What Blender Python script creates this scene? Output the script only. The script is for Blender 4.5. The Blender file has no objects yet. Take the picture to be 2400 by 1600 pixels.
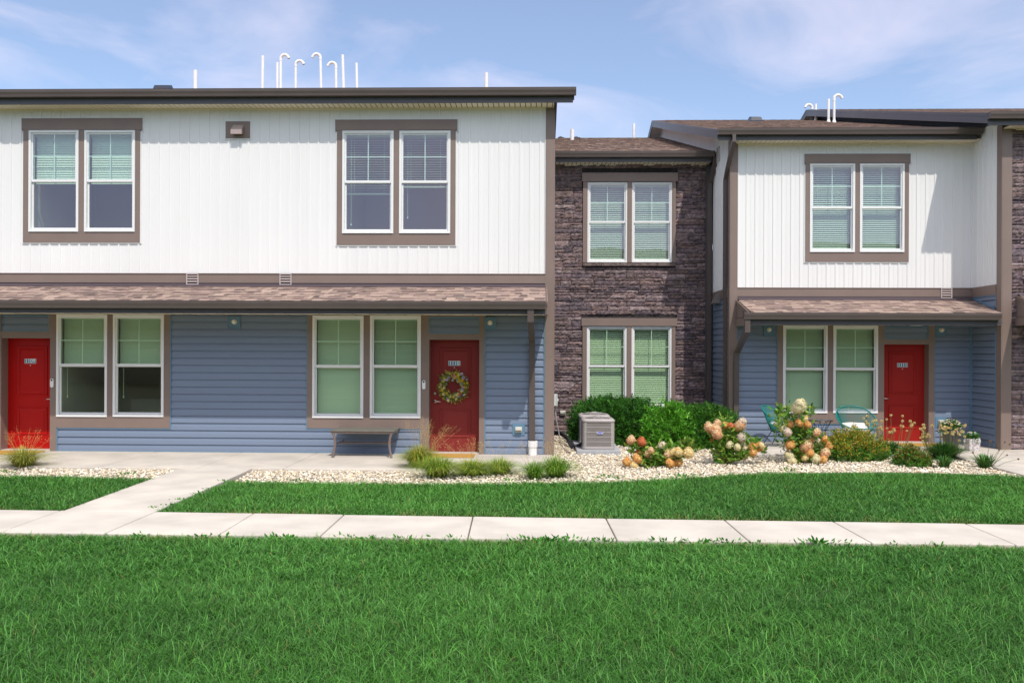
import bpy, math, random
import numpy as np
from mathutils import Vector, Matrix
random.seed(11); rng = np.random.default_rng(11)
sc = bpy.context.scene
COL = sc.collection
R = math.radians
# ------------------------------------------------------------------ camera
CAMZ, F, CX, CY, YAW, ROLL = 1.85, 2000.0, 1200.0, 822.0, 0.027, 0.004
right = Vector((math.cos(YAW), math.sin(YAW), 0)); fwd = Vector((-math.sin(YAW), math.cos(YAW), 0)); up = Vector((0, 0, 1))
cd = bpy.data.cameras.new("camera"); cam = bpy.data.objects.new("camera", cd); COL.objects.link(cam)
xc = right*math.cos(ROLL) + up*math.sin(ROLL); yc = up*math.cos(ROLL) - right*math.sin(ROLL); zc = -fwd
m = Matrix((xc, yc, zc)).transposed().to_4x4(); m.translation = (0, 0, CAMZ); cam.matrix_world = m
cd.sensor_width = 36; cd.lens = F/2400*36; cd.shift_y = (CY-800)/2400; cd.clip_end = 2000; cd.clip_start = .1
sc.camera = cam
# ------------------------------------------------------------------ light
SUNV = Vector((.37, -1.0, 1.53)).normalized()
EL = math.asin(SUNV.z); AZ = math.atan2(SUNV.x, SUNV.y)
W = bpy.data.worlds.new("World"); sc.world = W; W.use_nodes = True
nt = W.node_tree; nt.nodes.clear()
def N(t, ty, **kw):
    n = t.nodes.new(ty)
    for k, v in kw.items(): setattr(n, k, v)
    return n
sky = N(nt, 'ShaderNodeTexSky', sky_type='NISHITA', sun_disc=False, sun_elevation=EL, sun_rotation=AZ, air_density=1.0, dust_density=.6, ozone_density=3.0)
bg = N(nt, 'ShaderNodeBackground'); bg.inputs[1].default_value = .15
out = N(nt, 'ShaderNodeOutputWorld')
tc = N(nt, 'ShaderNodeTexCoord')
sep = N(nt, 'ShaderNodeSeparateXYZ'); nt.links.new(tc.outputs['Generated'], sep.inputs[0])
mp = N(nt, 'ShaderNodeMapping'); mp.inputs['Rotation'].default_value = (0, R(24), 0); mp.inputs['Scale'].default_value = (2.0, 1.2, 6.5); mp.inputs['Location'].default_value = (1.9, .4, .35)
nt.links.new(tc.outputs['Generated'], mp.inputs[0])
nz = N(nt, 'ShaderNodeTexNoise'); nz.inputs['Scale'].default_value = 1.5; nz.inputs['Detail'].default_value = 8; nz.inputs['Roughness'].default_value = .55; nz.inputs['Distortion'].default_value = .6
nt.links.new(mp.outputs[0], nz.inputs[0])
rp = N(nt, 'ShaderNodeValToRGB'); rp.color_ramp.elements[0].position = .47; rp.color_ramp.elements[1].position = .80
rp.color_ramp.elements[0].color = (0, 0, 0, 1); rp.color_ramp.elements[1].color = (1, 1, 1, 1)
nt.links.new(nz.outputs[0], rp.inputs[0])
cf = N(nt, 'ShaderNodeMath', operation='MULTIPLY_ADD'); nt.links.new(rp.outputs[0], cf.inputs[0]); cf.inputs[1].default_value = .55; cf.inputs[2].default_value = .10
mx = N(nt, 'ShaderNodeMixRGB'); nt.links.new(cf.outputs[0], mx.inputs[0]); nt.links.new(sky.outputs[0], mx.inputs[1]); mx.inputs[2].default_value = (6.0, 5.5, 6.3, 1)
# bright sheet added to the unseen sky overhead and behind, to fill the shadows
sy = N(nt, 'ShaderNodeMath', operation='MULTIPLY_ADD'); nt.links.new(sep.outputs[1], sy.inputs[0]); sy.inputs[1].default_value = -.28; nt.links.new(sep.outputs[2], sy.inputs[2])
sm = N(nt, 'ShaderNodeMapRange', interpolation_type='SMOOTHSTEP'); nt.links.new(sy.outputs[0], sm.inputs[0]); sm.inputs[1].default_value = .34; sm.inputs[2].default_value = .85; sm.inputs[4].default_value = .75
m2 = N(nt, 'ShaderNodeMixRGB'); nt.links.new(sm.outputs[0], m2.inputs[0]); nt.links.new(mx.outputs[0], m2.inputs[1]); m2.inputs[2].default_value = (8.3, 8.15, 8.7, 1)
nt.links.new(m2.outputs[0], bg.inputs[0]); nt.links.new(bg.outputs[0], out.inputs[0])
sl = bpy.data.lights.new("sun", 'SUN'); sl.energy = 2.7; sl.angle = R(.55); sl.color = (1, .94, .85)
sun = bpy.data.objects.new("sun", sl); COL.objects.link(sun); sun.rotation_euler = SUNV.to_track_quat('Z', 'Y').to_euler()
sc.view_settings.view_transform = 'Standard'; sc.view_settings.look = 'None'; sc.view_settings.gamma = 1
sc.view_settings.exposure = .30
sc.cycles.use_denoising = True
sc.cycles.max_bounces = 8; sc.cycles.transparent_max_bounces = 12; sc.cycles.caustics_reflective = False; sc.cycles.caustics_refractive = False
# ------------------------------------------------------------------ survey helpers: a picture point carried onto a known plane of the place
def ray(px, py):
    x, y = (px-CX)/F, (py-CY)/F
    d = xc*x - yc*y + fwd
    return d
def at(px, py, Y):
    d = ray(px, py); t = Y/d.y
    return Vector((d.x*t, Y, CAMZ+d.z*t))
def ax(px, py, X):
    d = ray(px, py); t = X/d.x
    return Vector((X, d.y*t, CAMZ+d.z*t))
def gr(px, py, z=0.0):
    d = ray(px, py); t = (z-CAMZ)/d.z
    return Vector((d.x*t, d.y*t, z))
# ------------------------------------------------------------------ materials
MATS = {}
def mat(name, col, rough=.6, metal=0, var=0, vscale=3, vdet=4, bump=0, bscale=40, spec=.5, attr=None, stretch=None, dark=None, trans=0, bdist=.01, vlo=.35, vhi=.65, coat=0):
    if name in MATS: return MATS[name]
    m = bpy.data.materials.new(name); m.use_nodes = True; t = m.node_tree; b = t.nodes['Principled BSDF']
    b.inputs['Roughness'].default_value = rough; b.inputs['Metallic'].default_value = metal
    b.inputs['Specular IOR Level'].default_value = spec
    b.inputs['Coat Weight'].default_value = coat
    c = (*col, 1); b.inputs['Base Color'].default_value = c
    src = None
    co = N(t, 'ShaderNodeTexCoord'); cs = co.outputs['Object']
    if stretch:
        mp = N(t, 'ShaderNodeMapping'); mp.inputs['Scale'].default_value = stretch; t.links.new(cs, mp.inputs[0]); cs = mp.outputs[0]
    if attr:
        a = N(t, 'ShaderNodeAttribute', attribute_name=attr); src = a.outputs['Color']
    if var or dark:
        n = N(t, 'ShaderNodeTexNoise'); n.inputs['Scale'].default_value = vscale; n.inputs['Detail'].default_value = vdet; t.links.new(cs, n.inputs[0])
        rmp = N(t, 'ShaderNodeMapRange'); rmp.inputs[1].default_value = vlo; rmp.inputs[2].default_value = vhi; t.links.new(n.outputs[0], rmp.inputs[0])
        x = N(t, 'ShaderNodeMixRGB'); t.links.new(rmp.outputs[0], x.inputs[0])
        if dark:
            x.inputs[1].default_value = (*dark, 1); x.inputs[2].default_value = c
            src0 = x.outputs[0]
            src = src0
        else:
            x.inputs[1].default_value = (1-var, 1-var, 1-var, 1); x.inputs[2].default_value = (1+var*.6, 1+var*.6, 1+var*.6, 1)
            mu = N(t, 'ShaderNodeMixRGB', blend_type='MULTIPLY'); mu.inputs[0].default_value = 1
            if src: t.links.new(src, mu.inputs[1])
            else: mu.inputs[1].default_value = c
            t.links.new(x.outputs[0], mu.inputs[2]); src = mu.outputs[0]
    if src: t.links.new(src, b.inputs['Base Color'])
    if bump:
        n2 = N(t, 'ShaderNodeTexNoise'); n2.inputs['Scale'].default_value = bscale; n2.inputs['Detail'].default_value = 5; t.links.new(cs, n2.inputs[0])
        bp = N(t, 'ShaderNodeBump'); bp.inputs['Strength'].default_value = bump; bp.inputs['Distance'].default_value = bdist
        t.links.new(n2.outputs[0], bp.inputs['Height']); t.links.new(bp.outputs[0], b.inputs['Normal'])
    if trans:
        o = t.nodes['Material Output']; tr = N(t, 'ShaderNodeBsdfTranslucent'); ms = N(t, 'ShaderNodeMixShader'); ms.inputs[0].default_value = trans
        if src: t.links.new(src, tr.inputs[0])
        else: tr.inputs[0].default_value = c
        t.links.new(b.outputs[0], ms.inputs[1]); t.links.new(tr.outputs[0], ms.inputs[2]); t.links.new(ms.outputs[0], o.inputs[0])
    MATS[name] = m; return m
WHITE = mat('white_vinyl', (.82, .81, .80), .42, var=.03, vscale=1.2, bump=.25, bscale=60, stretch=(1, 1, .15), bdist=.002)
BLUE = mat('blue_vinyl', (.178, .228, .322), .45, var=.05, vscale=1.5, bump=.35, bscale=90, stretch=(.12, 1, 1), bdist=.002)
BLUET = mat('blue_trim', (.125, .235, .34), .4)
TRIM = mat('taupe_trim', (.225, .165, .14), .5, var=.05, vscale=2.5, bump=.2, bscale=50, bdist=.002)
GUT = mat('bronze_gutter', (.105, .082, .075), .34, spec=.5, var=.06, vscale=3)
FAS = mat('charcoal_fascia', (.098, .09, .098), .42, var=.05, vscale=2)
WFR = mat('white_frame', (.80, .80, .80), .35)
SOF = mat('cream_soffit', (.88, .78, .62), .5)
SOFD = mat('soffit_groove', (.20, .15, .11), .7)
STONE = mat('ledge_stone', (.1, .1, .1), .85, attr='tint', var=.4, vscale=14, bump=.9, bscale=22, bdist=.03)
SHING = mat('shingle', (.2, .15, .12), .9, attr='tint', var=.25, vscale=60, vdet=2, bump=.8, bscale=250, bdist=.004)
RIDGE = mat('underlay', (.12, .10, .09), .9)
DRED = mat('red_door_paint', (.42, .004, .003), .40, var=.04, vscale=2, spec=.25)
MRED = mat('brick_red_door_paint', (.235, .030, .027), .5, spec=.2, var=.04, vscale=2)
CRED = mat('scarlet_door_paint', (.33, .015, .011), .5, spec=.2, var=.04, vscale=2)
METAL = mat('nickel', (.62, .58, .52), .28, 1)
PLATE = mat('plate_blue', (.10, .22, .30), .4)
PLTXT = mat('plate_white', (.85, .87, .88), .5)
CONC = mat('concrete', (.56, .51, .445), .85, var=.13, vscale=1.7, vdet=9, bump=.35, bscale=140, bdist=.003)
CONCE = mat('concrete_pad', (.40, .41, .43), .85, var=.1, vscale=8, bump=.3, bscale=90)
PVC = mat('white_pvc', (.82, .81, .79), .35, var=.05, vscale=6)
BLK = mat('black_metal', (.015, .015, .017), .4)
RUB = mat('black_foam', (.02, .02, .024), .8)
TEAL = mat('teal_cord', (.012, .215, .19), .4)
CUSH = mat('cushion_cloth', (.74, .70, .67), .9, bump=.5, bscale=300, var=.05, vscale=12)
BENCH = mat('bench_metal', (.21, .155, .13), .38, metal=.2, var=.08, vscale=10)
BTOP = mat('bench_slate', (.15, .145, .125), .5, var=.15, vscale=12)
COIR = mat('coir_mat', (.62, .33, .07), .95, var=.25, vscale=60, bump=1, bscale=300)
ROOM = mat('room_paint', (.62, .50, .50), .8)
BLIND = mat('blind_vinyl', (.90, .90, .84), .5, trans=.25)
LAMPG = mat('lamp_glass', (.86, .80, .66), .3)
BOXC = mat('outlet_cover', (.62, .60, .52), .4)
ACM = mat('condenser_paint', (.36, .33, .31), .5, metal=0, var=.05, vscale=6)
ACF = mat('condenser_fin', (.33, .30, .28), .6)
ACL = mat('condenser_rim', (.42, .385, .37), .42)
LOGO = mat('badge_blue', (.03, .04, .45), .3)
LOGW = mat('badge_white', (.85, .86, .9), .4)
CABLE = mat('grey_conduit', (.30, .27, .25), .5)
SOIL = mat('soil', (.13, .10, .06), .95, var=.3, vscale=9, bump=1, bscale=60)
LEAF = mat('leaf', (.1, .2, .05), .5, attr='tint', trans=.28, spec=.35)
PETAL = mat('petal', (.7, .6, .5), .7, attr='tint', trans=.25, spec=.2)
GRASS = mat('grass_blade', (.06, .15, .03), .5, attr='tint', trans=.25, spec=.3)
PEB = mat('pebble', (.6, .56, .5), .75, attr='tint', var=.12, vscale=60, vdet=2)
STEM = mat('stem', (.16, .17, .06), .7)
POTD = mat('dark_pot', (.055, .05, .055), .45, var=.2, vscale=20)
POTL = mat('patterned_pot', (.62, .57, .56), .6, dark=(.40, .35, .35), vscale=22, vdet=1, vlo=.45, vhi=.55)
def glass(name, tint, refl, rough=0.0):
    m = bpy.data.materials.new(name); m.use_nodes = True; t = m.node_tree; t.nodes.clear()
    o = N(t, 'ShaderNodeOutputMaterial'); tr = N(t, 'ShaderNodeBsdfTransparent'); tr.inputs[0].default_value = (*tint, 1)
    g = N(t, 'ShaderNodeBsdfGlossy'); g.inputs['Roughness'].default_value = rough; g.inputs[0].default_value = (1, .84, .96, 1)
    lw = N(t, 'ShaderNodeLayerWeight'); lw.inputs[0].default_value = .5; fr = N(t, 'ShaderNodeMath', operation='POWER'); t.links.new(lw.outputs['Facing'], fr.inputs[0]); fr.inputs[1].default_value = 4.5
    ma = N(t, 'ShaderNodeMath', operation='MULTIPLY_ADD'); t.links.new(fr.outputs[0], ma.inputs[0]); ma.inputs[1].default_value = .9; ma.inputs[2].default_value = refl+.04
    ma.use_clamp = True
    co = N(t, 'ShaderNodeTexCoord'); n2 = N(t, 'ShaderNodeTexNoise'); n2.inputs['Scale'].default_value = 1.7; n2.inputs['Detail'].default_value = 1
    t.links.new(co.outputs['Object'], n2.inputs[0]); bp = N(t, 'ShaderNodeBump'); bp.inputs['Strength'].default_value = .10; bp.inputs['Distance'].default_value = .01
    t.links.new(n2.outputs[0], bp.inputs['Height']); t.links.new(bp.outputs[0], g.inputs['Normal'])
    ms = N(t, 'ShaderNodeMixShader'); t.links.new(ma.outputs[0], ms.inputs[0]); t.links.new(tr.outputs[0], ms.inputs[1]); t.links.new(g.outputs[0], ms.inputs[2])
    t.links.new(ms.outputs[0], o.inputs[0]); return m
GLASS = glass('window_glass', (.80, .98, .80), .035)
GLASSU = glass('coated_window_glass', (.80, .97, .88), .11)
# ------------------------------------------------------------------ mesh helpers
ORG = {}
def tag(o, label=None, cat=None, group=None, kind=None):
    if label: o['label'] = label
    if cat: o['category'] = cat
    if group: o['group'] = group
    if kind: o['kind'] = kind
    return o
def thing(name, label, cat, loc=(0, 0, 0), rz=0, group=None):
    o = bpy.data.objects.new(name, None); COL.objects.link(o); o.location = loc; o.rotation_euler = (0, 0, rz); o.empty_display_size = .1
    tag(o, label, cat, group); ORG[o] = Vector(loc); return o
def finish(name, me, parent, origin):
    o = bpy.data.objects.new(name, me); COL.objects.link(o)
    if parent is not None:
        o.parent = parent; ORG[o] = ORG.get(parent, Vector())
    return o
class MB:
    def __init__(s): s.v = []; s.f = []; s.m = []; s.c = []
    def add(s, vs, fs, mi=0, col=None):
        b = len(s.v); s.v += [tuple(p) for p in vs]
        for f in fs: s.f.append(tuple(b+i for i in f)); s.m.append(mi); s.c.append(col)
        return s
    def quad(s, a, b, c, d, mi=0, col=None): return s.add([a, b, c, d], [(0, 1, 2, 3)], mi, col)
    def box(s, x0, x1, y0, y1, z0, z1, mi=0, col=None):
        x0, x1 = min(x0, x1), max(x0, x1); y0, y1 = min(y0, y1), max(y0, y1); z0, z1 = min(z0, z1), max(z0, z1)
        return s.add([(x0, y0, z0), (x1, y0, z0), (x1, y1, z0), (x0, y1, z0), (x0, y0, z1), (x1, y0, z1), (x1, y1, z1), (x0, y1, z1)],
                     [(0, 3, 2, 1), (4, 5, 6, 7), (0, 1, 5, 4), (1, 2, 6, 5), (2, 3, 7, 6), (3, 0, 4, 7)], mi, col)
    def prism(s, poly, a, b, axis='x', mi=0):
        """polygon in the plane across the axis, pushed from a to b"""
        n = len(poly)
        def P(t, p): return (t, p[0], p[1]) if axis == 'x' else ((p[0], t, p[1]) if axis == 'y' else (p[0], p[1], t))
        vs = [P(a, p) for p in poly]+[P(b, p) for p in poly]
        fs = [tuple(range(n))[::-1], tuple(range(n, 2*n))]+[(i, (i+1) % n, n+(i+1) % n, n+i) for i in range(n)]
        return s.add(vs, fs, mi)
    def tube(s, pts, r, n=8, mi=0, closed=False, cap=True):
        pts = [Vector(p) for p in pts]; rs = r if isinstance(r, (list, tuple)) else [r]*len(pts)
        K = len(pts); rings = []; ref = None
        for i, p in enumerate(pts):
            if closed: t = pts[(i+1) % K]-pts[i-1]
            else: t = (pts[min(i+1, K-1)]-pts[max(i-1, 0)])
            t.normalize()
            if ref is None: ref = Vector((0, 0, 1)) if abs(t.z) < .9 else Vector((1, 0, 0))
            u = t.cross(ref)
            if u.length < 1e-4: u = t.cross(Vector((0, 1, 0)))
            u.normalize(); w = t.cross(u); ref = -w if False else ref
            rings.append([p+(u*math.cos(2*math.pi*j/n)+w*math.sin(2*math.pi*j/n))*rs[i] for j in range(n)])
        vs = [q for rg in rings for q in rg]; fs = []
        for i in range(K if closed else K-1):
            a, b = i*n, ((i+1) % K)*n
            fs += [(a+j, a+(j+1) % n, b+(j+1) % n, b+j) for j in range(n)]
        if cap and not closed: fs += [tuple(range(n))[::-1], tuple(range((K-1)*n, K*n))]
        return s.add(vs, fs, mi)
    def lathe(s, prof, c=(0, 0, 0), n=20, mi=0, axis='z'):
        vs = []; c = Vector(c)
        for r, h in prof:
            for j in range(n):
                a = 2*math.pi*j/n; p = (r*math.cos(a), r*math.sin(a), h)
                if axis == 'y': p = (p[0], -p[2], p[1])
                vs.append(c+Vector(p))
        fs = []
        for i in range(len(prof)-1):
            fs += [(i*n+j, i*n+(j+1) % n, (i+1)*n+(j+1) % n, (i+1)*n+j) for j in range(n)]
        fs += [tuple(range(n))[::-1], tuple(range((len(prof)-1)*n, len(prof)*n))]
        return s.add(vs, fs, mi)
    def build(s, name, mats, parent=None, smooth=False, bevel=0):
        o0 = ORG.get(parent, Vector()) if parent is not None else Vector()
        me = bpy.data.meshes.new(name); vs = [(p[0]-o0.x, p[1]-o0.y, p[2]-o0.z) for p in s.v]
        me.from_pydata(vs, [], s.f)
        if not isinstance(mats, (list, tuple)): mats = [mats]
        for q in mats: me.materials.append(q)
        me.polygons.foreach_set('material_index', s.m)
        if any(c is not None for c in s.c):
            ca = me.color_attributes.new('tint', 'FLOAT_COLOR', 'CORNER'); arr = []
            for f, c in zip(s.f, s.c):
                c = c or (.5, .5, .5); arr += [c[0], c[1], c[2], 1]*len(f)
            ca.data.foreach_set('color', arr)
        if smooth: me.polygons.foreach_set('use_smooth', [True]*len(s.f))
        me.update()
        o = finish(name, me, parent, o0)
        if bevel:
            b = o.modifiers.new('bevel', 'BEVEL'); b.width = bevel; b.segments = 2; b.limit_method = 'ANGLE'
        return o
def npmesh(name, V, Fc, cols, material, parent=None, smooth=False):
    """numpy mesh: V (n,3), Fc (m,k) with one k, cols (n,3) per vertex"""
    o0 = ORG.get(parent, Vector()) if parent is not None else Vector()
    V = V-np.array(o0); me = bpy.data.meshes.new(name); m, k = Fc.shape
    me.vertices.add(len(V)); me.vertices.foreach_set('co', V.astype(np.float32).ravel())
    me.loops.add(m*k); me.loops.foreach_set('vertex_index', Fc.astype(np.int32).ravel())
    me.polygons.add(m); me.polygons.foreach_set('loop_start', np.arange(0, m*k, k, dtype=np.int32))
    try: me.polygons.foreach_set('loop_total', np.full(m, k, dtype=np.int32))
    except Exception: pass
    if smooth: me.polygons.foreach_set('use_smooth', np.ones(m, dtype=bool))
    ca = me.color_attributes.new('tint', 'FLOAT_COLOR', 'POINT')
    ca.data.foreach_set('color', np.c_[cols, np.ones(len(V))].astype(np.float32).ravel())
    me.materials.append(material); me.update(calc_edges=True); me.validate()
    return finish(name, me, parent, o0)
# wall frame: s along the wall, d out of it, z up
class Fr:
    def __init__(s, O, S, Nn): s.O, s.S, s.N = Vector(O), Vector(S), Vector(Nn)
    def p(s, a, d, z): q = s.O+s.S*a+s.N*d; return (q.x, q.y, q.z+z)
def fbox(mb, fr, s0, s1, d0, d1, z0, z1, mi=0, col=None):
    vs = [fr.p(a, d, z) for z in (z0, z1) for (a, d) in ((s0, d0), (s1, d0), (s1, d1), (s0, d1))]
    mb.add(vs, [(0, 3, 2, 1), (4, 5, 6, 7), (0, 1, 5, 4), (1, 2, 6, 5), (2, 3, 7, 6), (3, 0, 4, 7)], mi, col)
def spans(a, b, cuts):
    out = [(a, b)]
    for c0, c1 in cuts:
        nx = []
        for p, q in out:
            if c1 <= p or c0 >= q: nx.append((p, q)); continue
            if c0 > p: nx.append((p, c0))
            if c1 < q: nx.append((c1, q))
        out = nx
    return [(p, q) for p, q in out if q-p > 1e-4]
def lap(fr, s0, s1, z0, z1, holes=(), pitch=.131, zref=0.0, ztop=None):
    """horizontal lap siding with a real profile; ztop(s) may clip it under a slope"""
    mb = MB(); kn = [(0, .020), (.05, .022), (.50, .016), (.82, .0065), (.93, .0015), (1, .001)]
    def prof(t):
        for (a, da), (b, db) in zip(kn, kn[1:]):
            if t <= b: return da+(db-da)*(t-a)/(b-a)
        return kn[-1][1]
    k0 = math.floor((z0-zref)/pitch); k1 = math.ceil((z1-zref)/pitch)
    for k in range(k0, k1):
        za = zref+k*pitch; zs = sorted({min(max(za+pitch*t, z0), z1) for t, _ in kn} | {z for h in holes for z in h[2:4] if za < z < za+pitch and z0 < z < z1})
        for lo, hi in zip(zs, zs[1:]):
            mid = (lo+hi)/2
            for a, b in spans(s0, s1, [(h[0], h[1]) for h in holes if h[2] < mid < h[3]]):
                dl, dh = prof((lo-za)/pitch), prof((hi-za)/pitch-1e-9)
                mb.quad(fr.p(a, dl, lo), fr.p(b, dl, lo), fr.p(b, dh, hi), fr.p(a, dh, hi))
        if z0 <= za <= z1:
            for a, b in spans(s0, s1, [(h[0], h[1]) for h in holes if h[2] < za < h[3]]):
                mb.quad(fr.p(a, .001, za), fr.p(b, .001, za), fr.p(b, .022, za), fr.p(a, .022, za))
    return mb
def batten(fr, s0, s1, z0, z1, holes=(), pitch=.182, ph=0.0):
    mb = MB(); zs = sorted({z0, z1} | {z for h in holes for z in h[2:4] if z0 < z < z1})
    for lo, hi in zip(zs, zs[1:]):
        mid = (lo+hi)/2
        for a, b in spans(s0, s1, [(h[0], h[1]) for h in holes if h[2] < mid < h[3]]):
            mb.quad(fr.p(a, .004, lo), fr.p(b, .004, lo), fr.p(b, .004, hi), fr.p(a, .004, hi))
    k = math.ceil((s0-ph)/pitch)
    while ph+k*pitch < s1-.02:
        c = ph+k*pitch; k += 1
        for lo, hi in spans(z0, z1, [(h[2], h[3]) for h in holes if h[0]-.02 < c < h[1]+.02]):
            pr = [(c-.021, .004), (c-.017, .019), (c+.013, .019), (c+.018, .004)]
            for (a, da), (b, db) in zip(pr, pr[1:]):
                mb.quad(fr.p(a, da, lo), fr.p(b, db, lo), fr.p(b, db, hi), fr.p(a, da, hi))
            mb.quad(*[fr.p(a, d, lo) for a, d in pr]); mb.quad(*[fr.p(a, d, hi) for a, d in pr])
            # fine crease beside each rib
            mb.quad(fr.p(c+.075, .0045, lo), fr.p(c+.078, .008, lo), fr.p(c+.078, .008, hi), fr.p(c+.075, .0045, hi))
            mb.quad(fr.p(c+.078, .008, lo), fr.p(c+.082, .0045, lo), fr.p(c+.082, .0045, hi), fr.p(c+.078, .008, hi))
    return mb
def stone(fr, s0, s1, z0, z1, holes=(), seed=1):
    rd = random.Random(seed); V = []; Fc = []; Cc = []
    pal = [(.15, .105, .108), (.125, .09, .097), (.18, .13, .128), (.105, .08, .088), (.165, .112, .104), (.20, .15, .148), (.14, .098, .092)]
    fine = MB()
    def one(a, b, lo, hi):
        w, h = b-a, hi-lo
        if w < .02 or h < .012: return
        nx, nz_ = max(2, int(w/.035)), max(2, int(h/.028)); dep = rd.uniform(.026, .052); tl = rd.uniform(-.012, .012); tz = rd.uniform(-.008, .012)
        c = rd.choice(pal); k = rd.uniform(1.1, 1.6); c = (c[0]*k, c[1]*k, c[2]*k*1.03)
        base = len(V); g = .003
        for j in range(nz_+1):
            for i in range(nx+1):
                u, v = i/nx, j/nz_; e = min(u, 1-u)*w; e2 = min(v, 1-v)*h
                d = dep+tl*(u-.5)*2+tz*(v-.5)*2+rd.uniform(-.0075, .0075)
                if i in (0, nx) or j in (0, nz_): d -= rd.uniform(.006, .016)
                V.append(fr.p(a+g+(w-2*g)*u+(rd.uniform(-.004, .004) if 0 < i < nx else 0), d, lo+g+(h-2*g)*v+(rd.uniform(-.003, .003) if 0 < j < nz_ else 0)))
        for j in range(nz_):
            for i in range(nx):
                q = base+j*(nx+1)+i; Fc.append((q, q+1, q+nx+2, q+nx+1)); Cc.append(c)
        # sides back to the wall
        ring = [base+i for i in range(nx+1)]+[base+j*(nx+1)+nx for j in range(1, nz_+1)]+[base+nz_*(nx+1)+i for i in range(nx-1, -1, -1)]+[base+j*(nx+1) for j in range(nz_-1, 0, -1)]
        cor = {}
        for r_ in ring:
            jj, ii = divmod(r_-base, nx+1); V.append(fr.p(a+g+(w-2*g)*ii/nx, 0, lo+g+(h-2*g)*jj/nz_)); cor[r_] = len(V)-1
        for p_, q_ in zip(ring, ring[1:]+ring[:1]): Fc.append((p_, cor[p_], cor[q_], q_)); Cc.append(c)
    z = z0
    while z < z1-.01:
        h = rd.choice([.055, .07, .085, .1, .11, .13, .15, .17]); h = min(h, z1-z)
        if z1-z-h < .05: h = z1-z
        for a, b in spans(s0, s1, [(q[0], q[1]) for q in holes if q[2] < z+h-.005 and q[3] > z+.005]):
            x = a
            while x < b-1e-3:
                w = rd.uniform(.16, .55); w = min(w, b-x)
                if b-x-w < .08: w = b-x
                if h > .1 and rd.random() < .72:
                    r_ = rd.choice([.33, .4, .5, .6, .67]); m1 = z+h*r_
                    sp = rd.random()
                    one(x, x+w, z, m1)
                    if sp < .4 and w > .3: cc = x+w*rd.uniform(.35, .65); one(x, cc, m1, z+h); one(cc, x+w, m1, z+h)
                    else: one(x, x+w, m1, z+h)
                else: one(x, x+w, z, z+h)
                x += w
        z += h
    mb = MB(); mb.v = V; mb.f = Fc; mb.m = [0]*len(Fc); mb.c = Cc
    zs = sorted({z0, z1} | {z for q in holes for z in q[2:4] if z0 < z < z1})
    for lo, hi in zip(zs, zs[1:]):
        for a, b in spans(s0, s1, [(q[0], q[1]) for q in holes if q[2] < (lo+hi)/2 < q[3]]):
            mb.quad(fr.p(a, .004, lo), fr.p(b, .004, lo), fr.p(b, .004, hi), fr.p(a, .004, hi), 0, (.04, .032, .034))
    return mb
def shingles(x0, x1, ya, za, yb, zb, expo=.142, seed=1, cut=None, warm=1.0):
    """laminated shingles on the slope from (ya,za) up to (yb,zb)"""
    rd = random.Random(seed); mb = MB(); L = math.hypot(yb-ya, zb-za); uy, uz = (yb-ya)/L, (zb-za)/L; ny, nz_ = -uz, uy
    if nz_ < 0: ny, nz_ = -ny, -nz_
    pal = [(.34, .245, .205), (.29, .205, .175), (.39, .285, .235), (.25, .175, .15), (.32, .225, .195), (.42, .31, .25), (.215, .155, .135), (.36, .26, .22)]
    n = max(1, int(L/expo)); e = L/n
    for k in range(n):
        a, b = k*e, (k+1)*e; x = x0-rd.uniform(0, .2)
        while x < x1:
            w = rd.choice([.07, .09, .12, .15, .18, .22]); xa, xb = max(x, x0), min(x+w, x1); x += w
            if xb-xa < .01: continue
            if cut and not cut((xa+xb)/2, ya+uy*a): continue
            h = rd.uniform(.005, .008)+(.008 if rd.random() < .5 else 0); c = rd.choice(pal); q = rd.uniform(.85, 1.12); c = tuple(t*q for t in c)
            def P(s, d, xx): return (xx, ya+uy*s+ny*d, za+uz*s+nz_*d)
            aa = a-rd.uniform(0, .012)
            mb.quad(P(aa, h, xa), P(aa, h, xb), P(b, .002, xb), P(b, .002, xa), 0, c)
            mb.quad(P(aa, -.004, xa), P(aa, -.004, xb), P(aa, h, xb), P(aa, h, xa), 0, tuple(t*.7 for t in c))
            mb.quad(P(aa, h, xa), P(b, .002, xa), P(b, -.004, xa), P(aa, -.004, xa), 0, c); mb.quad(P(aa, h, xb), P(b, .002, xb), P(b, -.004, xb), P(aa, -.004, xb), 0, c)
    return mb
GP = [(0, 0), (0, -.10), (.035, -.125), (.105, -.125), (.112, -.085), (.125, -.045), (.128, -.012), (.118, 0), (.116, -.008), (.11, -.008), (.1, -.11), (.012, -.11), (.012, 0)]
def gutter(root, x0, x1, Y, ztop, name='gutter'):
    mb = MB(); mb.prism([(Y-d, ztop+z) for d, z in GP], x0, x1, 'x')
    mb.prism([(Y-d, ztop+z) for d, z in GP[:8]], x0-.003, x0, 'x'); mb.prism([(Y-d, ztop+z) for d, z in GP[:8]], x1, x1+.003, 'x')
    mb.box(x0, x1, Y-.126, Y-.117, ztop+.0005, ztop+.004)
    return mb.build(name, GUT, root)
def fascia(root, x0, x1, Y, z0, z1):
    mb = MB(); mb.box(x0, x1, Y, Y+.025, z0, z1-.002); mb.box(x0, x1, Y-.004, Y, z0+.055, z0+.066); mb.box(x0, x1, Y-.007, Y, z0, z0+.02)
    return mb.build('fascia', FAS, root)
def soffit(root, x0, x1, y0, y1, z, step=.095):
    mb = MB(); x = x0
    mb.box(x0, x1, y0, y1, z+.012, z+.02, 1)
    while x < x1-.01:
        w = min(step, x1-x); mb.box(x+.009, x+w-.007, y0, y1, z, z+.009); x += step
    mb.box(x0, x1, y1-.03, y1-.002, z-.022, z-.0005)
    return mb.build('soffit', [SOF, SOFD], root)
ZR = .288
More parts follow.
